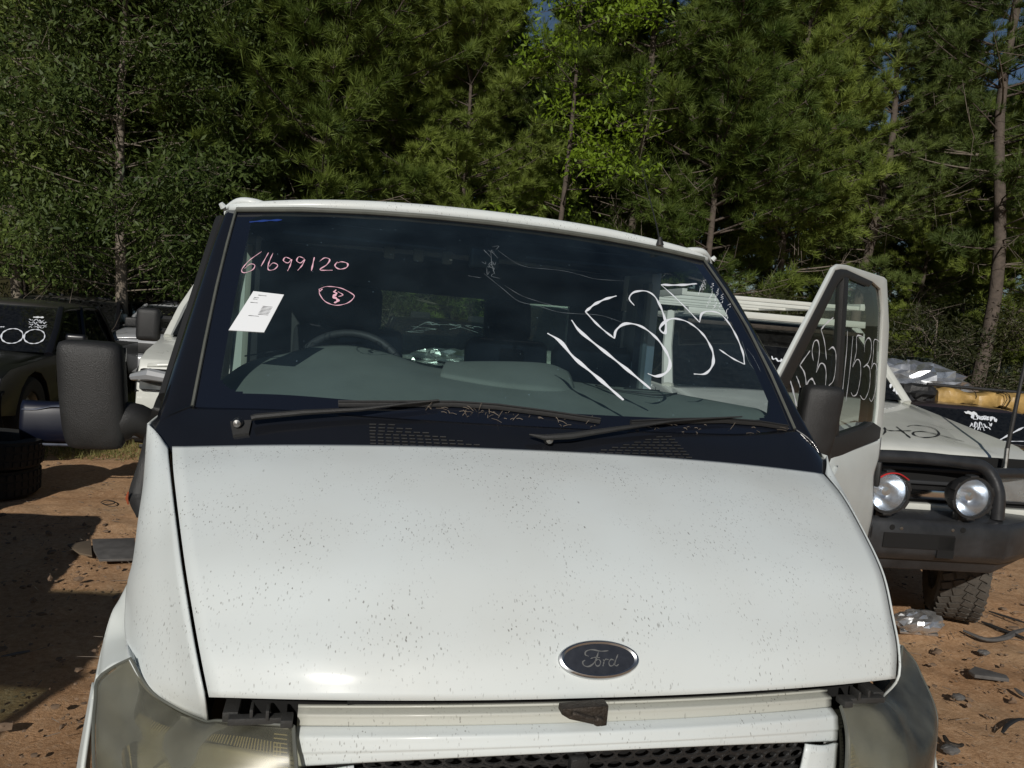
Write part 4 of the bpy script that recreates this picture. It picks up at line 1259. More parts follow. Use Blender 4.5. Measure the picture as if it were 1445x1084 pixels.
# ---- paint-marker writing on the screen
Z5 = dict(scale=3.0745, org=(660, 300)); Z4 = dict(scale=3.0975, org=(300, 270))
b = MB()
for ps, w in (([(345, 525), (400, 560), (460, 630), (560, 715), (675, 815)], .0105), ([(450, 468), (490, 520), (600, 610), (700, 690), (793, 767)], .0100),
              ([(645, 363), (595, 378), (550, 400), (510, 432)], .0075), ([(510, 432), (570, 495), (635, 548)], .0065), ([(635, 548), (645, 510), (690, 483), (760, 500), (830, 560), (875, 640), (865, 690), (820, 712), (780, 700)], .0085),
              ([(722, 405), (700, 375), (720, 348), (770, 342), (810, 365), (840, 420), (858, 480), (855, 525), (832, 505), (860, 472), (900, 462), (960, 480), (1020, 530), (1060, 600), (1062, 660), (1030, 700), (980, 702)], .0075),
              ([(993, 310), (920, 316), (838, 315)], .0095), ([(838, 315), (900, 370), (960, 430), (1005, 478)], .0055), ([(1005, 478), (1015, 440), (1050, 430), (1100, 445), (1150, 510), (1190, 600), (1200, 660)], .0065), ([(1200, 660), (1150, 635), (1090, 595)], .0060)):
    px_stroke(b, ws_bvh, ps, w*1.25, **Z5)
b.build('number_marking', M['ink_white'], VAN, world=True, smooth=False)
b = MB()
for ps, w in (([(215, 265), (160, 305), (128, 345), (140, 358), (175, 345), (185, 325), (165, 320), (140, 340)], .0032), ([(245, 270), (212, 330)], .0032),
              ([(264, 272), (245, 318), (245, 345), (270, 343), (285, 325), (265, 315), (248, 330)], .0034), ([(345, 300), (320, 290), (310, 305), (330, 315), (345, 300), (340, 325), (328, 350)], .0036),
              ([(402, 296), (378, 288), (368, 305), (385, 315), (402, 300), (392, 325), (372, 348)], .0036), ([(445, 290), (432, 350)], .0042),
              ([(468, 308), (490, 293), (512, 300), (500, 322), (470, 345), (525, 347)], .0042), ([(545, 310), (535, 328), (555, 342), (585, 335), (590, 318), (565, 310), (545, 315)], .0046),
              ([(465, 430), (500, 418), (560, 425), (610, 450), (618, 465), (590, 490), (540, 500), (495, 485), (470, 455), (465, 430)], .0032), ([(465, 430), (470, 438), (480, 428)], .004),
              ([(540, 432), (532, 442), (545, 448)], .006), ([(545, 448), (528, 462), (540, 470), (548, 480), (532, 490)], .009), ([(548, 440), (570, 455), (550, 462)], .003)):
    px_stroke(b, ws_bvh, ps, w, **Z4)
b.build('pink_number_marking', M['ink_pink'], VAN, world=True, smooth=False)
# small notes at the top right: number and four short scribbled lines
b = MB()
SZ = dict(scale=3.19, org=(980, 340))
for ps in ([(16, 250), (44, 236)], [(22, 232), (50, 220)]): px_stroke(b, ws_bvh, [(ps[0][0], ps[0][1]-6), (ps[1][0]-14, ps[1][1]-28)], .0016, **SZ)
for ps in ([(22, 214), (40, 222), (34, 208), (46, 206), (48, 216)], [(26, 200), (38, 206), (38, 196), (48, 200), (46, 190)], [(30, 184), (46, 192), (40, 180), (52, 178)]): px_stroke(b, ws_bvh, ps, .0016, **SZ)
for (x0, y0, x1, y1) in ((60, 300, 82, 190), (88, 308, 104, 215), (112, 318, 126, 240), (140, 360, 156, 285)):
    L = math.hypot(x1-x0, y1-y0); k = int(L/3.2); P = []
    for i in range(k+1):
        t = i/k; s_ = rnd.choice((-6, 6, -4, 5, 0))*(1 if i % 2 else -1)
        if rnd.random() < .10 and len(P) > 2:
            px_stroke(b, ws_bvh, P, .0019, n=len(P)*3, **SZ); P = []
        P.append((x0+(x1-x0)*t+s_, y0+(y1-y0)*t))
    if len(P) > 2: px_stroke(b, ws_bvh, P, .0019, n=len(P)*3, **SZ)
b.build('note_marking', M['ink_white'], VAN, world=True, smooth=False)
# blue registration sticker
b = MB(); P = [(352, 313), (398, 309)]
px_stroke(b, ws_bvh, [(352, 314), (375, 312), (398, 311)], .014)
b.build('blue_sticker', mat('dark_blue_sticker', (.02, .05, .22), .4), VAN, world=True, smooth=False)
# cracks
b = MB()
for ps in ([(130, 165), (200, 215), (260, 238), (330, 245), (420, 255), (500, 275), (560, 290), (680, 298)], [(100, 170), (105, 230), (118, 270)], [(160, 318), (230, 360), (300, 385), (370, 405), (440, 425)],
           [(70, 265), (150, 330), (220, 385), (300, 405), (390, 432), (470, 440), (560, 445), (620, 460), (700, 490)], [(0, 275), (60, 285)], [(1210, 590), (1240, 630), (1270, 690)], [(1190, 560), (1215, 640), (1240, 680)]):
    px_stroke(b, ws_bvh, ps, .0011, off=.001, **Z5)
for i in range(14):
    x, y = 693+rnd.uniform(-8, 8), 372+rnd.uniform(-22, 18)
    px_stroke(b, ws_bvh, [(x, y), (x+rnd.uniform(-6, 6), y+rnd.uniform(-6, 6)), (x+rnd.uniform(-9, 9), y+rnd.uniform(-9, 9))], .0010, n=6)
b.build('glass_crack', M['crack'], VAN, world=True, smooth=False)

# ---- open passenger door (right)
DH = Vector((.985, 1.02, 0)); DA = math.radians(52)
Dd = Vector((math.sin(DA), math.cos(DA), 0)); Dn = Vector((math.cos(DA), -math.sin(DA), 0))    # along the door, outward (towards the camera side)
def dpt(px, py, out=0.0):
    """a corner of the open door, found on its plane; out lifts it off the skin"""
    o = DH + Dn*out; r = Vector(ray(px, py)); t = (o-Vector(CAM)).dot(Dn)/r.dot(Dn)
    P = Vector(CAM)+r*t
    return ((P-o).dot(Dd), P.z)
def dxyz(s, z, out=0.0):
    curve = -.09*max(0, 1.35-z)**1.5 if z < 1.35 else 0
    curve2 = -.05*max(0, z-1.35)/.65
    return DH+Dd*s+Vector((0, 0, z))+Dn*(out-(-curve*.0)+0+curve2*0)
pts_px = [(1092, 543), (1177, 378), (1184, 373), (1196, 374), (1225, 383), (1248, 391), (1252, 395), (1255, 460), (1252, 520), (1248, 575), (1243, 635)]
S = [dpt(*p) for p in pts_px]
outer_top = [S[i] for i in range(len(S))]
s_rear = S[-1][0]
skin = [dpt(1243, 635), (s_rear-.005, 1.15), (s_rear-.02, .95), (s_rear-.04, .70), (s_rear-.10, .52), (.10, .50), (.0, .60), (.0, 1.30), (.0, S[0][1])]
wo = [dpt(1117, 571), dpt(1183, 400), dpt(1190, 392), dpt(1232, 406), dpt(1241, 414), dpt(1243, 440), dpt(1236, 610), dpt(1225, 622), dpt(1180, 646), dpt(1130, 672)]
so, zo = zip(*S)
# frame built as a ring: outer outline, inner outline (window hole)
full = outer_top+skin[1:]
def ring_mesh(name, outer, inner, m, thick, out0, parent):
    n_ = len(outer); V = []
    for lay in (out0, out0-thick):
        for s_, z in outer: V.append(dxyz(s_, z, lay))
        for s_, z in inner: V.append(dxyz(s_, z, lay))
    k = n_+len(inner)
    F = [(i, (i+1) % n_, n_+(i+1) % n_, n_+i) for i in range(n_)]
    F += [(k+i, k+n_+i, k+n_+(i+1) % n_, k+(i+1) % n_) for i in range(n_)]
    F += [(i, k+i, k+(i+1) % n_, (i+1) % n_) for i in range(n_)]
    F += [(n_+i, n_+(i+1) % n_, k+n_+(i+1) % n_, k+n_+i) for i in range(n_)]
    return build(name, V, F, m, parent, world=True, bevel=.006, smooth=True)
def resample(poly, n_):
    P = [np.array(p) for p in poly]+[np.array(poly[0])]
    d = [0]
    for a, c in zip(P[:-1], P[1:]): d.append(d[-1]+np.linalg.norm(c-a))
    out = []
    for t in np.linspace(0, d[-1], n_, endpoint=False):
        i = min(len(P)-2, int(np.searchsorted(d, t, 'right'))-1); q_ = (t-d[i])/max(1e-9, d[i+1]-d[i]); out.append(tuple(P[i]*(1-q_)+P[i+1]*q_))
    return out
# upper frame (white): slanted front, top, rear bar
fo = [S[0], S[1], S[2], S[3], S[5], S[6], S[7], S[8], S[9], S[10]]
fi = [dpt(1096, 544), dpt(1179, 382), dpt(1187, 380), dpt(1195, 381), dpt(1232, 398), dpt(1243, 408), dpt(1247, 440), dpt(1243, 520), dpt(1240, 575), dpt(1236, 610)]
def strip_mesh(name, o_, i_, m, out0, thick, parent):
    k = len(o_); V = []
    for lay in (out0, out0-thick):
        V += [dxyz(*p, lay) for p in o_]+[dxyz(*p, lay) for p in i_]
    F = []
    for i in range(k-1):
        F += [(i, i+1, k+i+1, k+i), (2*k+i, 3*k+i, 3*k+i+1, 2*k+i+1), (i, 2*k+i, 2*k+i+1, i+1), (k+i, k+i+1, 3*k+i+1, 3*k+i)]
    F += [(0, k, 3*k, 2*k), (k-1, 3*k-1, 4*k-1, 2*k-1)]
    return build(name, V, F, m, parent, world=True, bevel=.005, seg=2)
DOOR = strip_mesh('passenger_door', fo, fi, M['white_clean'], .0, .016, VAN)
DOOR['label'] = 'passenger door swung open with paint-marker numbers on its glass'
# black inner frame round the glass
fb = [dpt(1110, 548), dpt(1181, 402), dpt(1188, 394), dpt(1196, 392), dpt(1226, 405), dpt(1236, 414), dpt(1240, 445), dpt(1235, 520), dpt(1231, 575), dpt(1228, 600)]
strip_mesh('window_seal', [(a[0], a[1]) for a in fi[:5]], fb[:5], M['rubber'], .003, .014, DOOR)
strip_mesh('rear_window_seal', [(a[0], a[1]) for a in fi[4:]], fb[4:], M['rubber'], -.016, .04, DOOR)
# lower rubber ledge
lo_ = [dpt(1240, 603), dpt(1238, 619), dpt(1200, 635), dpt(1172, 648), dpt(1130, 680)]
li_ = [dpt(1230, 596), dpt(1222, 601), dpt(1190, 612), dpt(1170, 618), dpt(1120, 620)]
strip_mesh('window_ledge', li_, lo_, M['rubber'], .012, .05, DOOR)
# divider bar
strip_mesh('window_divider', [dpt(1190, 390), dpt(1177, 625)], [dpt(1197, 392), dpt(1182, 625)], M['plastic'], .004, .03, DOOR)
# front black sail panel behind the mirror
strip_mesh('sail_panel', [dpt(1096, 545), dpt(1090, 600), dpt(1090, 680)], [dpt(1110, 548), dpt(1113, 600), dpt(1118, 680)], M['plastic'], .004, .03, DOOR)
# lower door skin, curved
t_px = [(1120, 690), (1164, 664), (1169, 645), (1178, 637), (1205, 630), (1234, 623), (1244, 617)]
t_row = [A(dxyz(*dpt(*p), .0)) for p in t_px]
r_px = [(1244, 617), (1241, 645), (1234, 670), (1233, 700), (1232, 725), (1226, 755), (1218, 785)]
r_row = [A(dxyz(dpt(*p, o)[0], dpt(*p, o)[1], o)) for p, o in zip(r_px, (0, .012, .02, .024, .02, .01, -.005))]+[A(dxyz(dpt(1216, 790)[0]-.02, .52, -.03))]
l_row = [t_row[0], A(dxyz(.02, 1.15, .02)), A(dxyz(.02, .9, .02)), A(dxyz(.02, .52, -.02))]
b_row = [l_row[-1], A(dxyz(.3, .51, -.02)), r_row[-1]]
G_door = coons(t_row, b_row, l_row, r_row, 30, 40)
for j, r in enumerate(G_door):
    for i in range(len(r)):
        u = i/(len(r)-1); v = j/(len(G_door)-1)
        r[i] = r[i]+A(Dn)*.018*math.sin(math.pi*u)**.6*math.sin(math.pi*v)**.6
patch('door_skin', G_door, M['white_clean'], DOOR, .04, face=tuple(Dn))
hb = MB()
hs, hz = dpt(1232, 668); 
hb.box((0, 0, 0), (.030, .034, .125))
Rz = Matrix.Rotation(-(DA), 3, 'Z')
V = [dxyz(hs, hz, .018)+Rz @ Vector((v[1], v[0], v[2])) for v in hb.V]
build('door_handle', V, hb.F, M['plastic'], DOOR, world=True, bevel=.01)
ks, kz = dpt(1221, 748); kc = dxyz(ks, kz, .028)
V = [kc]+[kc+Dd*math.cos(a)*.020+Vector((0, 0, math.sin(a)*.032)) for a in np.linspace(0, 2*math.pi, 20, endpoint=False)]
build('lock_hole', V, [(0, 1+i, 1+(i+1) % 20) for i in range(20)], M['dark'], DOOR, world=True, smooth=False)
# glass
gp_ = [dpt(1096, 552), dpt(1180, 386), dpt(1192, 384), dpt(1238, 401), dpt(1246, 425), dpt(1242, 612), dpt(1125, 670)]
V = [dxyz(s_, z, -.012) for s_, z in gp_]
glass_o = build('door_window', V, [tuple(range(len(V)))], M['pane'], DOOR, world=True, smooth=False)
door_bvh = BVHTree.FromPolygons([Vector(v) for v in V], [tuple(range(len(V)))])
b = MB(); DZ = dict(scale=5.16, org=(1060, 430))
for ps, w in (([(698, 190), (690, 350), (652, 725)], .0080), ([(738, 228), (715, 480), (686, 705)], .0075), ([(822, 240), (790, 226), (765, 235), (762, 340), (735, 455)], .0065), ([(735, 455), (765, 400), (790, 420), (793, 520), (770, 640), (740, 665), (725, 640)], .0065),
              ([(822, 345), (825, 280), (850, 242), (870, 270), (870, 350), (850, 420), (815, 455), (840, 440), (862, 480), (858, 600), (830, 680), (810, 688), (790, 660)], .0065), ([(935, 275), (910, 255), (890, 265), (885, 370), (870, 470)], .0065), ([(870, 470), (890, 428), (912, 460), (905, 600), (880, 695), (866, 700), (858, 680)], .0065),
              ([(280, 550), (300, 620), (330, 750)], .013), ([(325, 520), (345, 570), (358, 620)], .008), ([(425, 335), (350, 440)], .0075), ([(350, 440), (385, 500), (400, 600)], .0085), ([(400, 600), (412, 560), (440, 540), (465, 590)], .0090),
              ([(450, 410), (440, 340), (455, 270), (480, 262), (492, 310), (490, 380), (470, 495)], .0075), ([(470, 495), (500, 430), (530, 440), (542, 500), (536, 605)], .0080), ([(595, 95), (550, 130), (505, 180)], .0095), ([(505, 180), (530, 270), (545, 400)], .0070), ([(560, 330), (590, 310), (612, 350), (612, 450), (595, 550), (560, 592)], .0080)):
    px_stroke(b, door_bvh, ps, w*.9, off=.002, **DZ)
b.build('door_number_marking', M['ink_white'], DOOR, world=True, smooth=False)
# right mirror, carried by the open door
ms, mz = dpt(1152, 598, .12); mcen = dxyz(ms, mz, .12)
mh2 = mirror_head(DOOR, tuple(mcen), -1, .135, .27, .11, rot=-DA+.55)
ba = dxyz(*dpt(1150, 640, .05), .05); bb_ = dxyz(dpt(1172, 650, .0)[0], 1.28, 0.0)
b = MB(); b.tube(catmull([mcen+Vector((0, 0, -.12)), A(ba), A(dxyz(.08, 1.30, 0))], 8), [.03, .05, .052, .05, .046, .044, .042, .04], 12)
b.build('mirror_arm', M['plastic'], DOOR, world=True)

# ================================================================== OTHER VEHICLES
def car_paint(name, col, rough=.3, coat=.5, var=.12):
    return mat(name, col, rough, var=var, vscale=3, coat=coat)
M['p_black'] = car_paint('dusty_black_paint', (.006, .006, .008), .35, coat=.08)
M['p_darkroof'] = car_paint('dusty_black_roof', (.035, .032, .028), .5)
M['p_white'] = car_paint('white_car_paint', (.62, .63, .58), .3)
M['p_blue'] = car_paint('dark_blue_paint', (.003, .005, .016), .45, coat=.1)
M['p_silver'] = car_paint('silver_paint', (.30, .31, .32), .3)
M['p_maroon'] = car_paint('dusty_maroon_black', (.030, .022, .024), .3)
M['lamp_glass'] = glass_mat('clear_lamp_glass', (.92, .95, .97), refl_rough=.03, dirt=.16, dirt_scale=9)
M['bowl'] = mat('lamp_reflector', (.86, .90, .96), .24, 1.0, var=.12, vscale=14)
M['red'] = mat('red_plastic', (.55, .03, .03), .4)

def ellipse_arch(y0, r, zb, n=9, zmax=None):
    return [(y0-r*math.cos(a), zb+r*math.sin(a)) for a in np.linspace(0, math.pi, n)]

def vehicle(name, label, cat, loc, rot, sp):
    """front of the vehicle at local y = 0, tail at y = L"""
    t = thing(name, label, cat, loc, rot)
    L, Wd = sp['L'], sp['W']/2
    zb = sp.get('zb', .42); zh = sp['zh']; zbelt = sp['zbelt']; zr = sp['zr']
    yb0, yt0, yt1, yb1 = sp['cab']         # screen base, roof front, roof rear, rear glass base
    R = sp.get('R', .36); f_ax, r_ax = sp.get('ax', (.85, L-.95))
    P = [(0, zb+.05), (-.02, zb+.25), (.0, zh-.22), (.07, zh-.08), (.25, zh-.02), (yb0, zbelt), (yb1, zbelt)]
    if sp.get('tray'): P += [(yb1+.03, zbelt-.05), (L-.03, zbelt-.05)]
    else: P += [(L-.08, zbelt-.02)]
    P += [(L, zbelt-.3), (L, zb+.05)]
    P += [(r_ax+R*1.22, zb)]+[(y, z) for y, z in ellipse_arch(r_ax, -R*1.18, zb)][0:0]
    for a in np.linspace(0, math.pi, 9): P.append((r_ax+R*1.18*math.cos(a), max(zb, R-.02+R*1.18*math.sin(a)) if True else 0))
    P.append((r_ax-R*1.22, zb)); P.append((f_ax+R*1.22, zb))
    for a in np.linspace(0, math.pi, 9): P.append((f_ax+R*1.18*math.cos(a), max(zb, R-.02+R*1.18*math.sin(a))))
    P.append((f_ax-R*1.22, zb))
    if sp.get('only_rear_cut'): pass
    b = MB(); b.prism(P, -Wd, Wd)
    b.build('body', sp['paint'], t, bevel=.035, seg=3, angle=30)
    # bonnet skin
    G = grid([[A([x*Wd, y, z-dz*abs(x)**3]) for x in (-.93, -.5, 0, .5, .93)] for y, z, dz in
              ((.03, zh-.09, .05), (.12, zh-.035, .05), (.4, zh+.015, .05), (yb0*.7, (zh+zbelt)/2+.035, .04), (yb0-.02, zbelt+.025, .03))], 20, 16)
    patch('bonnet', G, sp.get('bonnet_paint', sp['paint']), t, .015, world=False, face=(0, 0, 1))
    # greenhouse
    rw = Wd*sp.get('rwf', .80); gw = Wd*.95; CG = sp.get('glass', M['car_glass']); pm = sp.get('pillar', sp['paint'])
    cornersB = {(-1, 0): (-gw, yb0, zbelt), (1, 0): (gw, yb0, zbelt), (-1, 1): (-gw, yb1, zbelt), (1, 1): (gw, yb1, zbelt)}
    cornersT = {(-1, 0): (-rw, yt0, zr-.05), (1, 0): (rw, yt0, zr-.05), (-1, 1): (-rw, yt1, zr-.05), (1, 1): (rw, yt1, zr-.05)}
    G = grid([[A([x*(rw+.02), y, z-.045*abs(x)**3]) for x in (-1, -.6, 0, .6, 1)] for y, z in ((yt0-.03, zr-.055), (yt0+.10, zr-.012), ((yt0+yt1)/2, zr), (yt1-.1, zr-.01), (yt1+.03, zr-.06))], 20, 14)
    patch('roof', G, sp.get('roof_paint', sp['paint']), t, .03, world=False, face=(0, 0, 1))
    for k in cornersB:
        a, c = A(cornersB[k]), A(cornersT[k])
        MB().tube([a, lerp(a, c, .5)+A([k[0]*.015, 0, .01]), c], [.042, .036, .034], 8, flat=.8).build('pillar', pm, t)
    for s_ in (-1, 1):
        MB().tube([A([s_*gw, yb0+.02, zbelt]), A([s_*gw, yb1, zbelt])], .022, 6).build('window_sill', M['rubber'], t)
        mids = sp.get('mids', [.5])
        ys = [0]+mids+[1]
        for i in range(len(ys)-1):
            q = []
            for f_, top_ in ((ys[i], 0), (ys[i+1], 0), (ys[i+1], 1), (ys[i], 1)):
                B_ = lerp(A(cornersB[(s_, 0)]), A(cornersB[(s_, 1)]), f_); T_ = lerp(A(cornersT[(s_, 0)]), A(cornersT[(s_, 1)]), f_)
                q.append(T_ if top_ else B_)
            q = [p+A([-s_*.006, 0, 0]) for p in q]
            build('side_window', q, [(0, 1, 2, 3)], CG, t, smooth=False)
        for f_ in mids:
            B_ = lerp(A(cornersB[(s_, 0)]), A(cornersB[(s_, 1)]), f_); T_ = lerp(A(cornersT[(s_, 0)]), A(cornersT[(s_, 1)]), f_)
            MB().tube([B_, T_], .03, 6).build('pillar', pm, t)
    nb = lambda k0, k1, bow: None
    def screen(y_b, y_t, bow, nm):
        G = grid([[A([x*(gw-.02)*(1-t_)+x*(rw-.01)*t_, lerp(y_b, y_t, t_)+bow*(1-x*x), zbelt+.02+(zr-.07-zbelt)*t_]) for x in (-1, -.5, 0, .5, 1)] for t_ in (0, .5, 1)], 16, 8)
        patch(nm, G, CG, t, 0, world=False, face=(0, -1 if bow < 0 else 1, .5)); return G
    Gs = screen(yb0, yt0, -.06, 'windscreen'); screen(yb1, yt1, .03, 'rear_window')
    # inside: dark seats and dash so the glass has something behind it
    b = MB(); b.box((0, (yb0+yt0)/2+.1, zbelt-.02), (gw*1.8, .35, .12))
    for x in (-.38, .38): b.box((x, yt0+.45, zbelt+.02), (.46, .14, .6)); b.box((x, yt0+.48, zbelt+.40), (.26, .10, .18))
    b.build('seats', M['seat'], t, bevel=.03)
    tk_ = sp.get('inset', .13)
    for (x, y) in ((-Wd+tk_, f_ax), (Wd-tk_, f_ax), (-Wd+tk_, r_ax), (Wd-tk_, r_ax)):
        wheel(t, (x, y, sp.get('wz', R)), R, sp.get('tw', .24), 'steel', sp.get('tyre', 'tyre'), 1 if x > 0 else -1, world=False, tread=sp.get('tread', False), steer=sp.get('steer', 0) if y == f_ax else 0)
    if sp.get('front', True):
        MB().box((0, -.03, zh-.24), (Wd*1.0, .04, .16)).build('grille', M['plastic'], t, bevel=.01)
        for s_ in (-1, 1):
            b = MB(); b.box((s_*Wd*.77, -.015, zh-.23), (Wd*.40, .07, .17)); h = b.build('headlight', sp.get('lamp', M['bowl']), t, bevel=.02)
            b = MB(); b.box((s_*Wd*.77, -.055, zh-.23), (Wd*.38, .006, .15)); b.build('lens', M['lamp_glass'], h, bevel=.002)
        G = grid([[A([x*Wd*1.02, -.10+.13*abs(x)**4+dy, z]) for x in (-1, -.75, -.4, 0, .4, .75, 1)] for z, dy in ((zb+.26, .06), (zb+.22, 0), (zb+.05, .0), (zb-.06, .06))], 24, 8)
        patch('bumper', G, sp.get('bumper', sp['paint']), t, .03, world=False, face=(0, -1, 0))
    for s_ in (-1, 1):
        if sp.get('mirrors', True):
            b = MB(); b.box((s_*(gw+.17), yb0+.28, zbelt+.13), (.20, .09, .16)); mm_ = b.build('side_mirror', sp.get('mirror', sp['paint']), t, bevel=.035, seg=3)
            MB().tube([(s_*(gw+.02), yb0+.26, zbelt+.05), (s_*(gw+.12), yb0+.28, zbelt+.08)], .02, 6).build('mirror_arm', M['plastic'], mm_)
        b = MB(); b.box((s_*(Wd+.003), (yb0+yt0)/2+.95, zbelt-.16), (.02, .14, .025)); b.build('door_handle', sp.get('mirror', sp['paint']), t, bevel=.006)
        for y in (yb0+.12, lerp(yb0, yb1, .5)+.05):
            MB().box((s_*(Wd+.0005), y, (zbelt+zb)/2+.08), (.004, .008, zbelt-zb-.22)).build('door_gap', M['dark'], t, smooth=False)
    return t, Gs

def world_bvh(o, G):
    bpy.context.view_layer.update()
    mw = o.matrix_world
    V, F = gmesh(G)
    return BVHTree.FromPolygons([mw @ Vector(v) for v in V], F)
def local_mark(mb, o):
    inv = o.matrix_world.inverted(); mb.V = [tuple(inv @ Vector(v)) for v in mb.V]; return mb
def scribble(mb, bvh, x0, y0, x1, y1, w, amp=2.0, step=1.6, off=.003):
    L = math.hypot(x1-x0, y1-y0); k = max(3, int(L/step)); P = []
    for i in range(k+1):
        t = i/k; P.append((x0+(x1-x0)*t+rnd.uniform(-.6, .6), y0+(y1-y0)*t+rnd.choice((-1, 1, .3, -.6))*amp))
        if rnd.random() < .15 and len(P) > 2: px_stroke(mb, bvh, P, w, n=len(P)*2, off=off); P = []
    if len(P) > 2: px_stroke(mb, bvh, P, w, n=len(P)*2, off=off)

# ---- white four-wheel drive with bull bar (right)
W4, G4 = vehicle('four_wheel_drive', 'white four-wheel drive with black steel bull bar and round driving lights at the right', 'car',
    (2.46, 2.20, .085), -math.radians(7), dict(steer=-math.radians(27), inset=-.01, wz=.34, L=4.7, W=1.86, zh=1.13, zbelt=1.235, zr=1.80, cab=(1.30, 1.85, 4.2, 4.55), zb=.55, R=.41, ax=(.66, 3.6), tw=.27,
    paint=M['p_white'], tyre='tyre_dusty', tread=True, front=False, mids=[.33, .66], mirrors=False, mirror=M['plastic']))
t = W4
b = MB(); b.box((0, -.03, .87), (1.86, .05, .40)); b.build('grille_back', M['dark'], t)
for i, z in enumerate((.99, .92)):
    MB().box((0, -.065, z), (1.06, .03, .018)).build('grille_slat', M['dash_dark'], t, bevel=.004)
MB().box((0, -.07, .855), (1.06, .035, .055)).build('grille_chrome_bar', M['chrome'], t, bevel=.008)
MB().box((0, -.07, .785), (1.80, .05, .045)).build('valance', M['p_white'], t, bevel=.008)
for s_ in (-1, 1):
    b = MB(); b.box((s_*.62, -.065, .93), (.31, .05, .19)); h = b.build('headlight_frame', M['dash_dark'], t, bevel=.01)
    b = MB(); b.box((s_*.62, -.092, .93), (.27, .012, .15)); b.build('reflector', M['bowl'], h, bevel=.003)
    b = MB(); b.box((s_*.62, -.105, .93), (.275, .005, .155)); b.build('lens', M['lamp_glass'], h)
# bull bar
b = MB()
prof = [(-.28, .68), (-.30, .70), (-.30, .46), (-.26, .42), (-.16, .42), (-.10, .68)]
xs = [-.94, -.72, -.46, .46, .72, .94]; oy = [.34, .14, 0, 0, .14, .34]
V = []; F = []
pr2 = [(-.14, .790), (-.315, .770), (-.33, .745), (-.325, .60), (-.29, .555), (-.20, .555)]
for x, o_ in zip(xs, oy):
    for (y, z) in pr2: V.append((x, y+o_, z))
n_ = len(pr2)
for i in range(len(xs)-1):
    for j in range(n_):
        if i == 2 and False: continue
        F.append((i*n_+j, i*n_+(j+1) % n_, (i+1)*n_+(j+1) % n_, (i+1)*n_+j))
F.append(tuple(range(n_))); F.append(tuple((len(xs)-1)*n_+j for j in range(n_)))
M['barpaint'] = mat('scuffed_black_steel', (.027, .028, .030), .34, var=.45, vscale=7, bump=.1, bscale=40)
b.add(V, F); BB = b.build('bull_bar', M['barpaint'], t, bevel=.012, seg=2)
V = []
b = MB()
for x, o_ in zip([-.90, -.46, .46, .90], [.34, .02, .02, .34]):
    for (y, z) in ((-.29, .555), (-.27, .495), (-.16, .48), (-.16, .555)): V.append((x, y+o_, z))
F = [(i*4+j, i*4+(j+1) % 4, (i+1)*4+(j+1) % 4, (i+1)*4+j) for i in range(3) for j in range(4)]+[(0, 1, 2, 3), (12, 13, 14, 15)]
b.add(V, F); b.build('bash_tray', M['barpaint'], BB, bevel=.006)
b = MB(); b.box((-.02, -.328, .665), (.38, .012, .075)); b.box((.13, -.328, .64), (.09, .012, .11)); b.build('number_slot', M['dark'], BB, smooth=False)
b = MB()
for x, z in ((-.17, .73), (.21, .735)): b.lathe([(0, -.003), (.014, -.003), (.014, .004)], (x, -.329, z), 'y', 14)
b.build('bar_hole', M['dark'], BB, smooth=False)
b = MB()
for x, z in ((-.12, .727), (.155, .732)): b.lathe([(0, -.004), (.009, -.003), (.011, .003)], (x, -.329, z), 'y', 6)
b.build('bolt', M['steel'], BB)
b = MB(); b.tube(catmull([(-.46, -.24, .78), (-.455, -.22, .93), (-.40, -.18, 1.035), (-.28, -.17, 1.055), (0, -.17, 1.065), (.28, -.17, 1.055), (.40, -.18, 1.035), (.455, -.22, .93), (.46, -.24, .78)], 60), .033, 14)
b.build('top_hoop', M['barpaint'], BB)
b = MB(); b.tube(catmull([(.42, -.18, 1.01), (.70, -.10, 1.01), (.93, .08, .99), (.93, .12, .75)], 20), .030, 10); b.build('side_hoop', M['barpaint'], BB); b = MB(); b.tube(catmull([(-.42, -.18, 1.01), (-.70, -.10, 1.01), (-.93, .08, .99), (-.93, .12, .75)], 20), .030, 10)
b.build('side_hoop', M['barpaint'], BB)
for k, x in enumerate((-.215, .232)):
    c = (x, -.30, .905)
    sh = MB(); sh.lathe([(.03, .10), (.070, .08), (.100, .02), (.108, -.02), (.108, -.045), (.095, -.045), (.094, -.02)], c, 'y', 40)
    D_ = sh.build('driving_light', M['plastic'], BB if False else t)
    rf = MB(); rf.lathe([(.012, .055), (.035, .05), (.060, .030), (.080, .005), (.094, -.025)], c, 'y', 40); rf.lathe([(.0, -.015), (.022, -.012), (.026, .02), (.03, .05)], c, 'y', 20); rf.build('reflector', M['bowl'], D_)
    ln_ = MB(); ln_.lathe([(0, -.048), (.05, -.046), (.080, -.038), (.095, -.030)], c, 'y', 40); ln_.build('lens', M['lamp_glass'], D_)
    for a in np.radians([20, 95, 150, 200, 270, 330]):
        cl = MB(); cl.box((x+math.cos(a)*.107, -.325, .905+math.sin(a)*.107), (.045, .045, .014), Matrix.Rotation(-(a-math.pi/2), 3, 'Y'))
        cl.build('clamp', M['plastic'], D_, bevel=.003)
    MB().box((x, -.27, .79), (.06, .05, .06)).build('lamp_foot', M['plastic'], D_, bevel=.006)
b = MB(); b.tube(catmull([(-.29, -.352, .975), (-.245, -.354, 1.002), (-.185, -.354, 1.005), (-.13, -.352, .978)], 14), .007, 6, flat=.5)
b.build('red_lamp_trim', M['red'], t)
MB().tube([(.56, -.12, 1.02), (.565, -.11, 1.14)], .012, 8).build('aerial_base', M['steel'], t)
MB().tube([(.565, -.11, 1.12), (.59, -.11, 1.5), (.64, -.11, 2.0)], [.011, .010, .006], 8).build('aerial', M['rubber'], t)
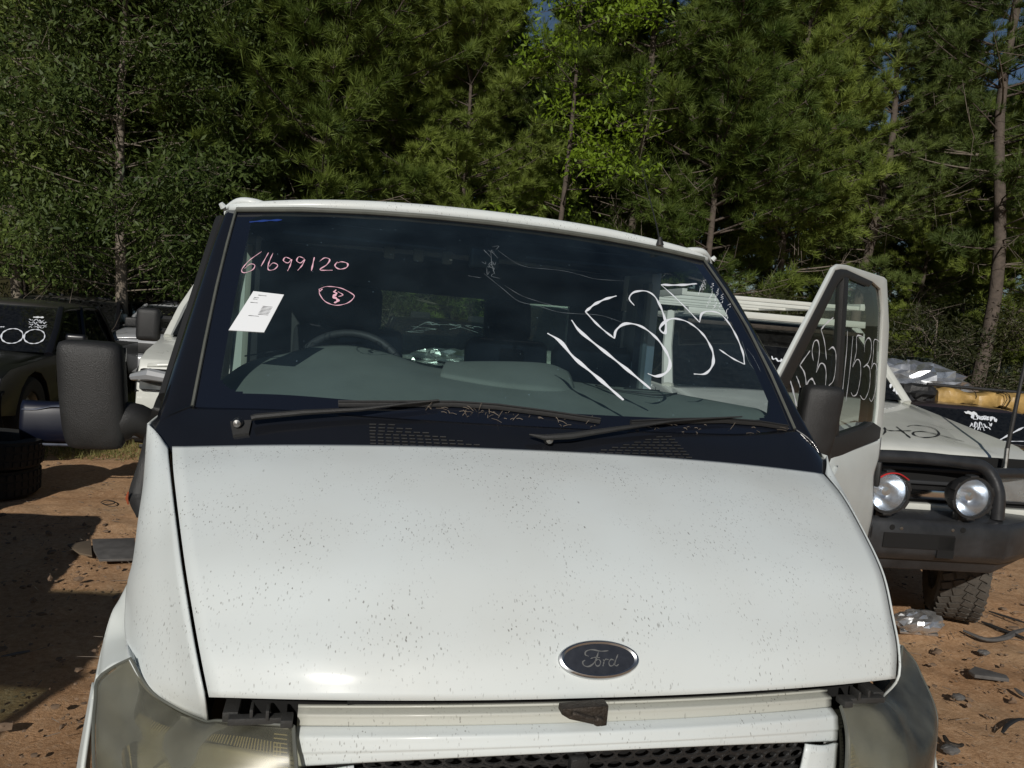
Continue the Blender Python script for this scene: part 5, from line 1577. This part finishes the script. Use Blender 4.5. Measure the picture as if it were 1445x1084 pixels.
# roof rack and visor
b = MB()
for y in (1.75, 2.4, 3.0, 3.6, 4.2): b.box((0, y, 1.90), (1.42, .06, .03))
b.box((-.70, 2.95, 1.91), (.04, 2.5, .05)); b.box((.70, 2.95, 1.91), (.04, 2.5, .05))
b.build('roof_rack', M['p_white'], t, bevel=.006)
MB().box((0, 1.66, 1.775), (1.38, .12, .05)).build('sun_peak', M['p_white'], t, bevel=.012)
MB().box((0, 1.62, 1.70), (1.36, .02, .03)).build('rusty_edge', M['rusty'], t, bevel=.004)
# bonnet writing in black marker
bpy.context.view_layer.update()
Gb = grid([[A([x*.93, y, z-dz*abs(x)**3+.004]) for x in (-.93, -.5, 0, .5, .93)] for y, z, dz in
          ((.03, 1.13-.09, .05), (.12, 1.13-.035, .05), (.4, 1.13+.015, .05), (1.3*.7, (1.13+1.235)/2+.035, .04), (1.28, 1.235+.025, .03))], 30, 30)
bb4 = world_bvh(W4, Gb)
b = MB(); K = dict(scale=5.42, org=(1240, 480))
for ps in ([(45, 668), (70, 690), (150, 694), (250, 694)], [(135, 662), (190, 705), (245, 750)], [(220, 660), (270, 652), (360, 660), (430, 680), (462, 715), (430, 738), (340, 745), (270, 725), (270, 705), (340, 700), (460, 725), (655, 778)], [(35, 722), (50, 700), (45, 668)]):
    px_stroke(b, bb4, ps, .012, **K)
for ps in ([(655, 850), (700, 875), (740, 910)], [(720, 855), (770, 850), (765, 885)], [(610, 895), (650, 930)], [(690, 870), (730, 890)]):
    px_stroke(b, bb4, ps, .012, scale=5.16, org=(1060, 430))
local_mark(b, W4).build('bonnet_marking', M['ink_black'], W4, smooth=False)
g4 = world_bvh(W4, G4)
b = MB()
scribble(b, g4, 1089, 505, 1108, 511, .012, 2.2)
scribble(b, g4, 1253, 532, 1264, 548, .016, 3); scribble(b, g4, 1256, 545, 1268, 556, .014, 3)
if b.V: local_mark(b, W4).build('screen_note', M['ink_white'], W4, smooth=False)

# ---- black ute with 00 (left)
BU, GU = vehicle('black_ute', 'black ute with two big white zeros painted on its windscreen, at the left edge', 'car',
    (-4.19, 5.85, 0), math.radians(1), dict(L=5.0, W=1.84, zh=.90, zbelt=.93, zr=1.43, cab=(1.35, 2.15, 3.5, 3.75), zb=.45, R=.38, ax=(.85, 4.0),
    paint=M['p_black'], roof_paint=M['p_darkroof'], bumper=M['dark'], mids=[.5], lamp=M['dash_dark'], tray=True))
gu = world_bvh(BU, GU)
b = MB(); Z1 = dict(scale=2.711, org=(0, 400))
for cx, cy_, ax_, ay in ((47, 205, 42, 28), (132, 207, 40, 27)):
    px_stroke(b, gu, [(cx+ax_*math.cos(a), cy_-ay*math.sin(a)-3*math.cos(a)) for a in np.linspace(0, 6.45, 13)], .016, off=.012, **Z1)
px_stroke(b, gu, [(-3, 170), (8, 170), (18, 170)], .016, off=.012, **Z1)
for k in range(4): scribble(b, gu, 41, 453+k*3.4, 66, 454+k*3.4, .008, 1.4, off=.012)
local_mark(b, BU).build('screen_marking', M['ink_white'], BU, smooth=False)
b = MB(); px_stroke(b, gu, [(47, 449.2), (55, 449.4), (62, 449.6)], .035, off=.014)
if b.V: local_mark(b, BU).build('paper_label', M['paper'], BU, smooth=False)

vehicle('black_wagon', 'black wagon parked behind the ute with zeros, only its roof and side showing', 'car',
    (-4.95, 11.2, 0), math.radians(1), dict(L=4.8, W=1.84, zh=1.0, zbelt=.95, zr=1.42, cab=(1.3, 2.0, 4.2, 4.6), zb=.45, R=.37,
    paint=M['p_black'], roof_paint=M['p_darkroof'], mirror=M['plastic'], mids=[.35, .7]))
# ---- white four-wheel drive half hidden by the pillar
WL, GL = vehicle('white_wagon', 'white crash-damaged wagon with a large black mirror, seen just left of the windscreen pillar', 'car',
    (-1.12, 5.2, 0), math.radians(0), dict(L=4.7, W=1.84, zh=1.20, zbelt=1.27, zr=1.80, cab=(.85, 1.35, 4.2, 4.5), zb=.5, R=.38,
    paint=M['p_white'], bumper=M['dark'], lamp=M['dark'], mirrors=False, mirror=M['plastic'], mids=[.35, .7]))
b = MB(); b.box((-1.06, .95, 1.36), (.20, .12, .30)); mr_ = b.build('tow_mirror', M['plastic'], WL, bevel=.05, seg=3)
MB().tube([(-.88, 1.0, 1.30), (-1.0, .96, 1.31)], .03, 6).tube([(-.88, 1.0, 1.42), (-1.0, .96, 1.42)], .03, 6).build('mirror_arm', M['plastic'], mr_)
b = MB()
for k in range(5): b.tube([(-.85-.1*math.sin(k), -.12, .45+.07*k), (-.3, -.18, .47+.07*k)], .018, 5)
b.build('broken_grille', M['plastic'], WL)
b = MB(); b.tube([(-.95, .0, .98), (-.8, -.12, 1.02), (-.5, -.14, .98)], [.03, .05, .03], 8); b.build('bent_guard_edge', M['p_silver'], WL)
b = MB(); b.tube([(-.93, .35, 1.16), (-.925, .12, 1.02), (-.91, .0, .86)], [.01, .03, .02], 6); b.build('torn_gap', M['dark'], WL)
b = MB(); b.box((-.35, 1.7, 1.88), (.5, .35, .10)); b.build('roof_basket', M['plastic'], WL, bevel=.02)
# distant white mirror / car beside it
vehicle('silver_hatch', 'pale hatchback behind the crashed white wagon, showing a white door mirror', 'car',
    (-3.3, 12.0, 0), math.radians(-2), dict(L=4.2, W=1.7, zh=.95, zbelt=.98, zr=1.42, cab=(1.0, 1.7, 3.4, 3.9), zb=.35, R=.32, paint=M['p_silver'], mirror=M['p_white'], mids=[.5]))

# ---- dark car with smashed screen seen through the cab's rear window
DC, GD = vehicle('smashed_dark_car', 'dark smashed car with cracked screen seen through the rear window of the cab', 'car',
    (.80, 6.7, 0), math.radians(-3), dict(L=4.6, W=1.8, zh=1.10, zbelt=1.18, zr=1.60, cab=(1.1, 1.7, 3.6, 4.1), zb=.45, R=.35, paint=M['p_black'], mids=[.5], lamp=M['dash_dark']))
gd = world_bvh(DC, GD)
b = MB()
for (x0, y0, x1, y1) in ((604, 446, 606, 455), (610, 449, 614, 455), (616, 450, 616, 456), (620, 450, 620, 456)): px_stroke(b, gd, [(x0, y0), ((x0+x1)/2, (y0+y1)/2), (x1, y1)], .02, n=6, off=.01)
for i in range(26):
    x, y = rnd.uniform(560, 670), rnd.uniform(432, 470)
    px_stroke(b, gd, [(x, y), (x+rnd.uniform(-22, 22), y+rnd.uniform(-6, 6)), (x+rnd.uniform(-40, 40), y+rnd.uniform(-9, 9))], .005, n=8, off=.008)
if b.V: local_mark(b, DC).build('screen_note', M['ink_white'], DC, smooth=False)
M['foil'] = mat('crumpled_bare_metal', (.62, .63, .64), .3, .85, var=.4, vscale=8)
def crumple(name, c, d, m, seed, parent=None, n=14, amp=.25, **k):
    r = np.random.default_rng(seed); V = []; F = []
    for j in range(n):
        for i in range(n*2):
            a = 2*math.pi*i/(n*2); e = math.pi*(j/(n-1)-.5)
            q = A([math.cos(a)*math.cos(e), math.sin(a)*math.cos(e), math.sin(e)])
            s_ = 1+amp*(r.random()-.5)*2*(abs(math.cos(e))**.5)
            V.append(A(c)+q*A(d)/2*s_)
    for j in range(n-1):
        for i in range(n*2): F.append((j*n*2+i, j*n*2+(i+1) % (n*2), (j+1)*n*2+(i+1) % (n*2), (j+1)*n*2+i))
    return build(name, V, F, m, parent, smooth=False, **k)
crumple('engine_debris', (0, .35, 1.17), (1.1, .6, .24), M['foil'], 5, DC)

# ---- right background: crumpled silver car, dark car with a gold tarp roll on its roof
CS, _g = vehicle('crumpled_silver_car', 'crumpled silver car behind the bonnet of the white four-wheel drive', 'car',
    (7.15, 7.7, 0), math.radians(-14), dict(L=4.3, W=1.75, zh=1.05, zbelt=1.10, zr=1.45, cab=(1.1, 1.7, 3.3, 3.9), zb=.4, R=.33, paint=M['p_silver'], mids=[.5]))
crumple('torn_bonnet', (.05, .30, 1.22), (1.75, 1.2, .66), M['foil'], 8, CS, n=16, amp=.22)
crumple('bent_guard', (.55, -.05, .85), (.7, .6, .5), M['foil'], 12, CS, n=12, amp=.25)
DK, GK = vehicle('dark_wagon', 'dark maroon-black wagon with white notes on its windscreen, beneath the gold tarp at right', 'car',
    (6.55, 4.75, 0), -math.radians(14), dict(L=4.7, W=1.84, zh=.76, zbelt=.72, zr=1.10, cab=(1.15, 1.75, 3.9, 4.4), zb=.30, R=.33, paint=M['p_maroon'], mids=[.5]))
gk = world_bvh(DK, GK)
b = MB()
scribble(b, gk, 1370, 588, 1405, 594, .030, 3, off=.012); scribble(b, gk, 1372, 590, 1398, 592, .020, 2.5, off=.012)
scribble(b, gk, 1368, 600, 1400, 602, .014, 3.5, off=.012); scribble(b, gk, 1372, 605, 1398, 607, .012, 2.5, off=.012)
px_stroke(b, gk, [(1407, 624), (1425, 614), (1444, 604)], .022, off=.012); px_stroke(b, gk, [(1412, 624), (1430, 624), (1446, 624)], .012, off=.012)
if b.V: local_mark(b, DK).build('screen_note', M['ink_white'], DK, smooth=False)
b = MB(); px_stroke(b, gk, [(1361, 583.5), (1369, 584), (1378, 585)], .075, off=.013)
if b.V: local_mark(b, DK).build('paper_label', M['paper'], DK, smooth=False)
# tarp roll on that roof
M['gold'] = mat('gold_tarpaulin', (.42, .27, .09), .45, var=.35, vscale=7, bump=.6, bscale=12)
r0_ = DK.location
tp = thing('tarp_roll', 'folded gold tarpaulin bundle tied on black roof bars of the dark wagon', 'tarp', (7.68, 6.85, 1.05), -math.radians(14))
V = []; F = []; rr = np.random.default_rng(4)
n1_, n2_ = 40, 14
for i in range(n1_):
    x = -.80+1.65*i/(n1_-1)
    pinch = 1-.35*math.exp(-((x-.05)/.07)**2)-.3*math.exp(-((x+.80)/.06)**2)
    for j in range(n2_):
        a = 2*math.pi*j/n2_
        rad_ = pinch*(1+.16*(rr.random()-.5))
        sag = .03*math.sin(x*5.0)+.02*math.sin(x*11+a)
        V.append((x+.02*(rr.random()-.5), .27*math.copysign(abs(math.cos(a))**.55, math.cos(a))*rad_, .13+(.135+sag)*math.copysign(abs(math.sin(a))**.5, math.sin(a))*rad_))
F = [(i*n2_+j, i*n2_+(j+1) % n2_, (i+1)*n2_+(j+1) % n2_, (i+1)*n2_+j) for i in range(n1_-1) for j in range(n2_)]+[tuple(range(n2_)), tuple((n1_-1)*n2_+j for j in range(n2_))]
build('gold_tarp', V, F, M['gold'], tp)
b = MB(); b.tube([(-.9, -.05, .30), (1.0, -.05, .29)], .028, 8); b.box((-.75, 0, .02), (.5, .5, .04)); b.box((0, 0, 0), (1.9, .06, .03)); b.box((0, .3, 0), (1.9, .06, .03))
b.build('roof_bar', M['plastic'], tp); tp.scale = (.95, .8, .8)
crumple('black_cover', (-.98, 0, .15), (.5, .5, .30), M['plastic'], 9, tp, n=9, amp=.2)
b = MB()
for x in (-.35, .05, .10, .55):
    b.tube([(x+.02*math.sin(3*a), .28*math.cos(a), .14+.165*math.sin(a)) for a in np.linspace(0, 2*math.pi, 14)], .005, 4)
b.build('tie_rope', M['dark'], tp)

# ---- pale vehicles glimpsed through the door opening
vehicle('white_van_behind', 'white delivery van parked behind the cab, glimpsed through the right side of the windscreen', 'van',
    (2.7, 8.2, 0), math.radians(-6), dict(L=4.8, W=1.85, zh=1.2, zbelt=1.25, zr=1.95, cab=(.9, 1.5, 4.2, 4.5), zb=.45, R=.34, paint=M['p_white'], mids=[.35, .7]))

# ---- green sheet fence (right back)
fy = 15.6
fa = at(1245, 520, 1, fy); fb_ = at(1560, 520, 1, fy)
FN = thing('green_fence', 'dark green corrugated sheet fence under the trees at the right', 'fence', (float(fa[0]), fy, 0))
M['fence'] = mat('dark_green_sheet_steel', (.006, .016, .012), .5, var=.3, vscale=2)
Lf = float(fb_[0]-fa[0])
np_ = 14; pwid = Lf/np_
V = []; F = []
k = 9
prf = [(i/8*pwid*.98, .0 if i % 2 else -.03) for i in range(k)]
for z in (.0, 1.50):
    for x, y in prf: V.append((x, y, z))
F = [(i, i+1, k+i+1, k+i) for i in range(k-1)]
pm0 = build('fence_sheet', V, F, M['fence'], FN, smooth=False)
for i in range(1, np_):
    o = pm0.copy(); COL.objects.link(o); o.parent = FN; o.location = (i*pwid, 0, 0)
MB().box((Lf/2, -.01, 1.52), (Lf, .06, .04)).build('top_rail', M['fence'], FN)

# ---- tyre pile, unseen tyre stack added for its shade, blue panel, neighbouring car outside the frame at left
TS = None
for i, (x, y, z, rx) in enumerate(((-3.10, 5.25, .12, 0), (-3.07, 5.22, .36, .04), (-3.82, 5.1, .12, 0), (-3.78, 5.12, .35, -.05), (-3.45, 4.25, .12, 0), (-3.43, 4.27, .36, .0), (-3.46, 4.24, .60, .03), (-3.44, 4.26, .84, 0))):
    lab = ['bottom tyre of the pile nearest the white cab at the left', 'top tyre of the pile nearest the white cab at the left', 'bottom tyre of the pile at the left edge of the photo', 'top tyre of the pile at the left edge of the photo', 'bottom tyre of the unseen tall stack added to shade the ground at left', 'second tyre of the unseen tall stack added to shade the ground at left', 'third tyre of the unseen tall stack added to shade the ground at left', 'top tyre of the unseen tall stack added to shade the ground at left'][i]
    b = MB(); R = .36; w = .22
    b.lathe([(R*.62, -w*.42), (R*.82, -w*.5), (R*.97, -w*.46), (R, -w*.25), (R, w*.25), (R*.97, w*.46), (R*.82, w*.5), (R*.62, w*.42), (R*.60, 0)], (0, 0, 0), 'z', 40, close=True)
    for q_ in range(40):
        a = 2*math.pi*q_/40
        for dz in (-.06, 0, .06): b.box((math.cos(a)*R, math.sin(a)*R, dz), (.014, .034, .04), Matrix.Rotation(a, 3, 'Z'))
    o = b.build('tyre', M['tyre'], None); o.location = (x, y, z); o.rotation_euler = (rx, rx, i); tag(o, lab, 'tyre', 'tyres piled at the left edge')
M['scrape'] = mat('scraped_blue_edge', (.07, .08, .11), .5, var=.5, vscale=20)
bx_ = thing('blue_car_panel', 'dark blue car bumper panel with scraped pale edge under the black ute', 'car part', (-2.72, 5.35, .46), math.radians(5))
G = grid([[A([x, -.12+.25*abs(x-.1)**2+dy, z]) for x in (-.16, -.05, .1, .3, .52)] for z, dy in ((.28, .06), (.23, .0), (.05, -.02), (-.05, .03))], 20, 12)
patch('panel', G, M['p_blue'], bx_, .02, world=False)
patch('scraped_edge', grid([[A([x, -.135+.25*abs(x-.1)**2, .23+.02*math.sin(x*14)]) for x in (-.15, -.05, .1, .3, .50)], [A([x, -.09+.25*abs(x-.1)**2, .25+.012*math.sin(x*9)]) for x in (-.15, -.05, .1, .3, .50)]], 20, 5), M['scrape'], bx_, .004, world=False)
MB().tube(catmull([A([x, -.15+.25*abs(x-.1)**2, -.05]) for x in (-.15, -.05, .1, .3, .50)], 20), .010, 5).build('lower_lip', M['scrape'], bx_)

# neighbour whose shadow falls beside the van
NB, _n = vehicle('silver_single_cab_ute', 'silver single-cab ute close on the left, only its front corner in view', 'car',
    (-3.66, 3.30, 0), math.radians(180), dict(rwf=.88, glass=M['pane'], L=5.6, W=1.80, zh=.92, zbelt=1.03, zr=1.80, cab=(2.35, 3.15, 4.15, 4.3), zb=.42, R=.36,
    paint=M['p_silver'], mids=[], tray=True, ax=(.9, 4.8)))

# ================================================================== GROUND DEBRIS
def stone_field():
    r = np.random.default_rng(3); V = []; F = []
    ico = bmesh.new(); bmesh.ops.create_icosphere(ico, subdivisions=1, radius=1)
    iv = np.array([v.co[:] for v in ico.verts]); ifc = np.array([[v.index for v in f.verts] for f in ico.faces]); ico.free()
    n = 5200
    x = np.where(r.random(n) < .62, r.uniform(1.2, 5.2, n), r.uniform(-3.2, -1.0, n)); y = r.uniform(.0, 6.5, n)
    s = np.exp(r.normal(-5.05, .55, n))
    sc = s[:, None]*r.uniform(.5, 1.3, (n, 3))*np.array([1.1, 1.1, .6])
    V = (iv[None]*(1+.25*r.normal(0, 1, (n, len(iv), 1)))*sc[:, None])+np.stack([x, y, s*.15-.012], -1)[:, None]
    F = (ifc[None]+(np.arange(n)*len(iv))[:, None, None]).reshape(-1, 3)
    me = bpy.data.meshes.new('gravel'); fast_mesh(me, V.reshape(-1, 3), F)
    me.polygons.foreach_set('use_smooth', np.zeros(len(F), bool))
    m = mat('dirt_stones', (.17, .115, .075), .95, var=.6, vscale=9); me.materials.append(m)
    tag(link('gravel', me), kind='stuff')
    # twigs and shreds
    segs = []
    for i in range(900):
        x = r.uniform(1.3, 5.0) if r.random() < .7 else r.uniform(-3, -1.2); y = r.uniform(.1, 7); a = r.random()*6.28; L = math.exp(r.normal(-3.3, .6))
        p = A([x, y, .002]); segs.append((p, p+A([math.cos(a)*L, math.sin(a)*L, r.uniform(-.004, .008)]), .0022, .0014))
    v, f = tubes_np(segs); me = mesh_np('twigs', v, f, M['dead']); tag(link('twigs', me), kind='stuff')
    # grass by the left
    n = 2600; gx_ = r.uniform(-3.6, -1.7, n); gy = r.uniform(6.6, 12, n); keep = r.random(n) < .9
    P = np.stack([gx_, gy, np.full(n, -.01)], -1)
    Vn, Fn = needles_np(P, np.tile([0, 0, 1.], (n, 1)), 6, .10, .008, .45, r)
    me = mesh_np('grass', Vn, Fn, leaf_mat('dry_grass', (.10, .13, .03), (.28, .25, .10), .3, 3)); tag(link('grass', me), kind='stuff')
    n = 9000; P = np.stack([r.uniform(-14, 24, n), r.uniform(12.2, 19, n), np.full(n, -.01)], -1)
    Vn, Fn = needles_np(P, np.tile([0, 0, 1.], (n, 1)), 7, .38, .014, .35, r)
    me = mesh_np('tall_grass', Vn, Fn, leaf_mat('forest_grass', (.04, .05, .015), (.17, .15, .06), .3, 1)); tag(link('tall_grass', me), kind='stuff')
stone_field()
def gp3(px, py, z=0): return at(px, py, 2, z)
def slab(name, label, cat, pxs, m, h=.012, bend=.02, **k):
    P = [gp3(*p) for p in pxs]; c = sum(P)/len(P)
    n = len(P); V = [p+A([0, 0, h+bend*math.sin(i*2.1)]) for i, p in enumerate(P)]+[p+A([0, 0, -.004+bend*math.sin(i*2.1)]) for i, p in enumerate(P)]
    F = [tuple(range(n)), tuple(range(2*n-1, n-1, -1))]+[(i, (i+1) % n, n+(i+1) % n, n+i) for i in range(n)]
    V = [v-c for v in V]
    o = build(name, V, F, m, None, bevel=.003, smooth=True); o.location = tuple(c); return tag(o, label, cat)
M['scrap'] = mat('grey_plastic_scrap', (.10, .095, .09), .7, var=.4, vscale=12)
slab('flat_panel', 'flat dusty dark panel lying on the dirt beside the left wing', 'debris', [(130, 763), (190, 762), (192, 790), (140, 792), (132, 778)], M['scrap'], .012, .004)
slab('mud_flap', 'small flat brown scrap next to the dark panel on the dirt', 'debris', [(95, 770), (128, 764), (130, 785), (112, 782)], mat('brown_scrap', (.12, .09, .06), .9, var=.3), .008, .003)
slab('plastic_shard', 'long grey curved plastic shard on the dirt at the right', 'debris', [(1366, 950), (1375, 946), (1420, 954), (1424, 962), (1375, 958)], M['scrap'], .015, .010)
def scrap_tube(name, label, pts, r_, m):
    P = [gp3(*p)+A([0, 0, .012]) for p in pts]; c = P[0].copy()
    b = MB(); b.tube(catmull([p-c for p in P], 20), [r_*(.5+.5*math.sin(math.pi*(i+1)/21)) for i in range(20)], 6, flat=.6)
    o = b.build(name, m, None); o.location = tuple(c); return tag(o, label, 'debris')
scrap_tube('cable_loop', 'thin black cable ring lying on the dirt near the left wing', [(142, 711), (150, 708), (161, 710), (160, 713), (148, 714), (142, 711)], .006, M['rubber'])
scrap_tube('bent_trim', 'bent black trim strip on the dirt at the lower right edge', [(1414, 1037), (1422, 1026), (1436, 1019), (1450, 1019)], .012, M['rubber'])
scrap_tube('curled_strip', 'curled dark strip on the dirt near the right lamp', [(1332, 1042), (1338, 1052), (1352, 1056), (1358, 1054)], .014, M['rusty'])
scrap_tube('long_rod', 'long thin dark rod lying behind the wheel of the white four-wheel drive', [(1395, 865), (1420, 873), (1448, 882)], .012, M['rubber'])
scrap_tube('brown_hose', 'brown hose running from the tyre to the right edge', [(1360, 893), (1390, 905), (1418, 903), (1432, 895), (1450, 890)], .022, M['scrap'])
scrap_tube('black_strap', 'black strap end on the dirt beside the front tyre', [(1385, 880), (1410, 890), (1450, 905)], .016, M['rubber'])
scrap_tube('bark_strip', 'short dark bark strip on the dirt at the far lower right', [(1432, 975), (1442, 983), (1452, 988)], .014, M['scrap'])
scrap_tube('small_stick', 'small dark stick in the left foreground light patch', [(2, 930), (22, 926), (42, 922)], .009, M['scrap'])
o = crumple('crushed_can_metal', (0, 0, .06), (.32, .18, .13), M['foil'], 21, None, n=12, amp=.17); o.location = tuple(gp3(1295, 890)); tag(o, 'crumpled piece of bare metal under the bull bar', 'debris')
slab('bent_sheet', 'bent grey metal sheet on the ground under the bull bar', 'debris', [(1262, 868), (1300, 866), (1325, 892), (1270, 893)], M['foil'], .010, .03)
for i, (x, y, s_, lab) in enumerate(((1340, 1060, .035, 'dark stone near the lower right edge, largest one'), (1388, 922, .03, 'grey stone just below the brown hose'), (1352, 985, .03, 'flat brown stone beside the right lamp'))):
    o = crumple('stone', (0, 0, 0), (s_*2.2, s_*1.8, s_), M['scrap'], 40+i, None, n=7, amp=.2); o.location = tuple(gp3(x, y)+A([0, 0, .006])); tag(o, lab, 'stone')
# fallen branches in front of the forest
for i, (px, y, L, lab) in enumerate(((1185, 13.0, 1.6, 'bare dead bush of tangled twigs at the forest edge on the right'), (60, 12.6, 1.8, 'bare pale branches tangled under the olive tree at the left'))):
    r = np.random.default_rng(60+i); segs = []
    for k in range(60):
        p = A([r.normal(0, .25), r.normal(0, .2), 0]); d = unit(r.normal(0, 1, 3)*A([1, .6, .6])+A([0, 0, .8]))
        for s_ in range(6):
            q_ = p+d*L/6; segs.append((p, q_, .012*(1-s_/7), .012*(1-(s_+1)/7))); d = unit(d+r.normal(0, .35, 3)); p = q_
    v, f = tubes_np(segs); me = mesh_np('dead_bush', v, f, M['dead']); o = link('dead_bush', me); o.location = (gx(px, y), y, 0); tag(o, lab, 'bush')
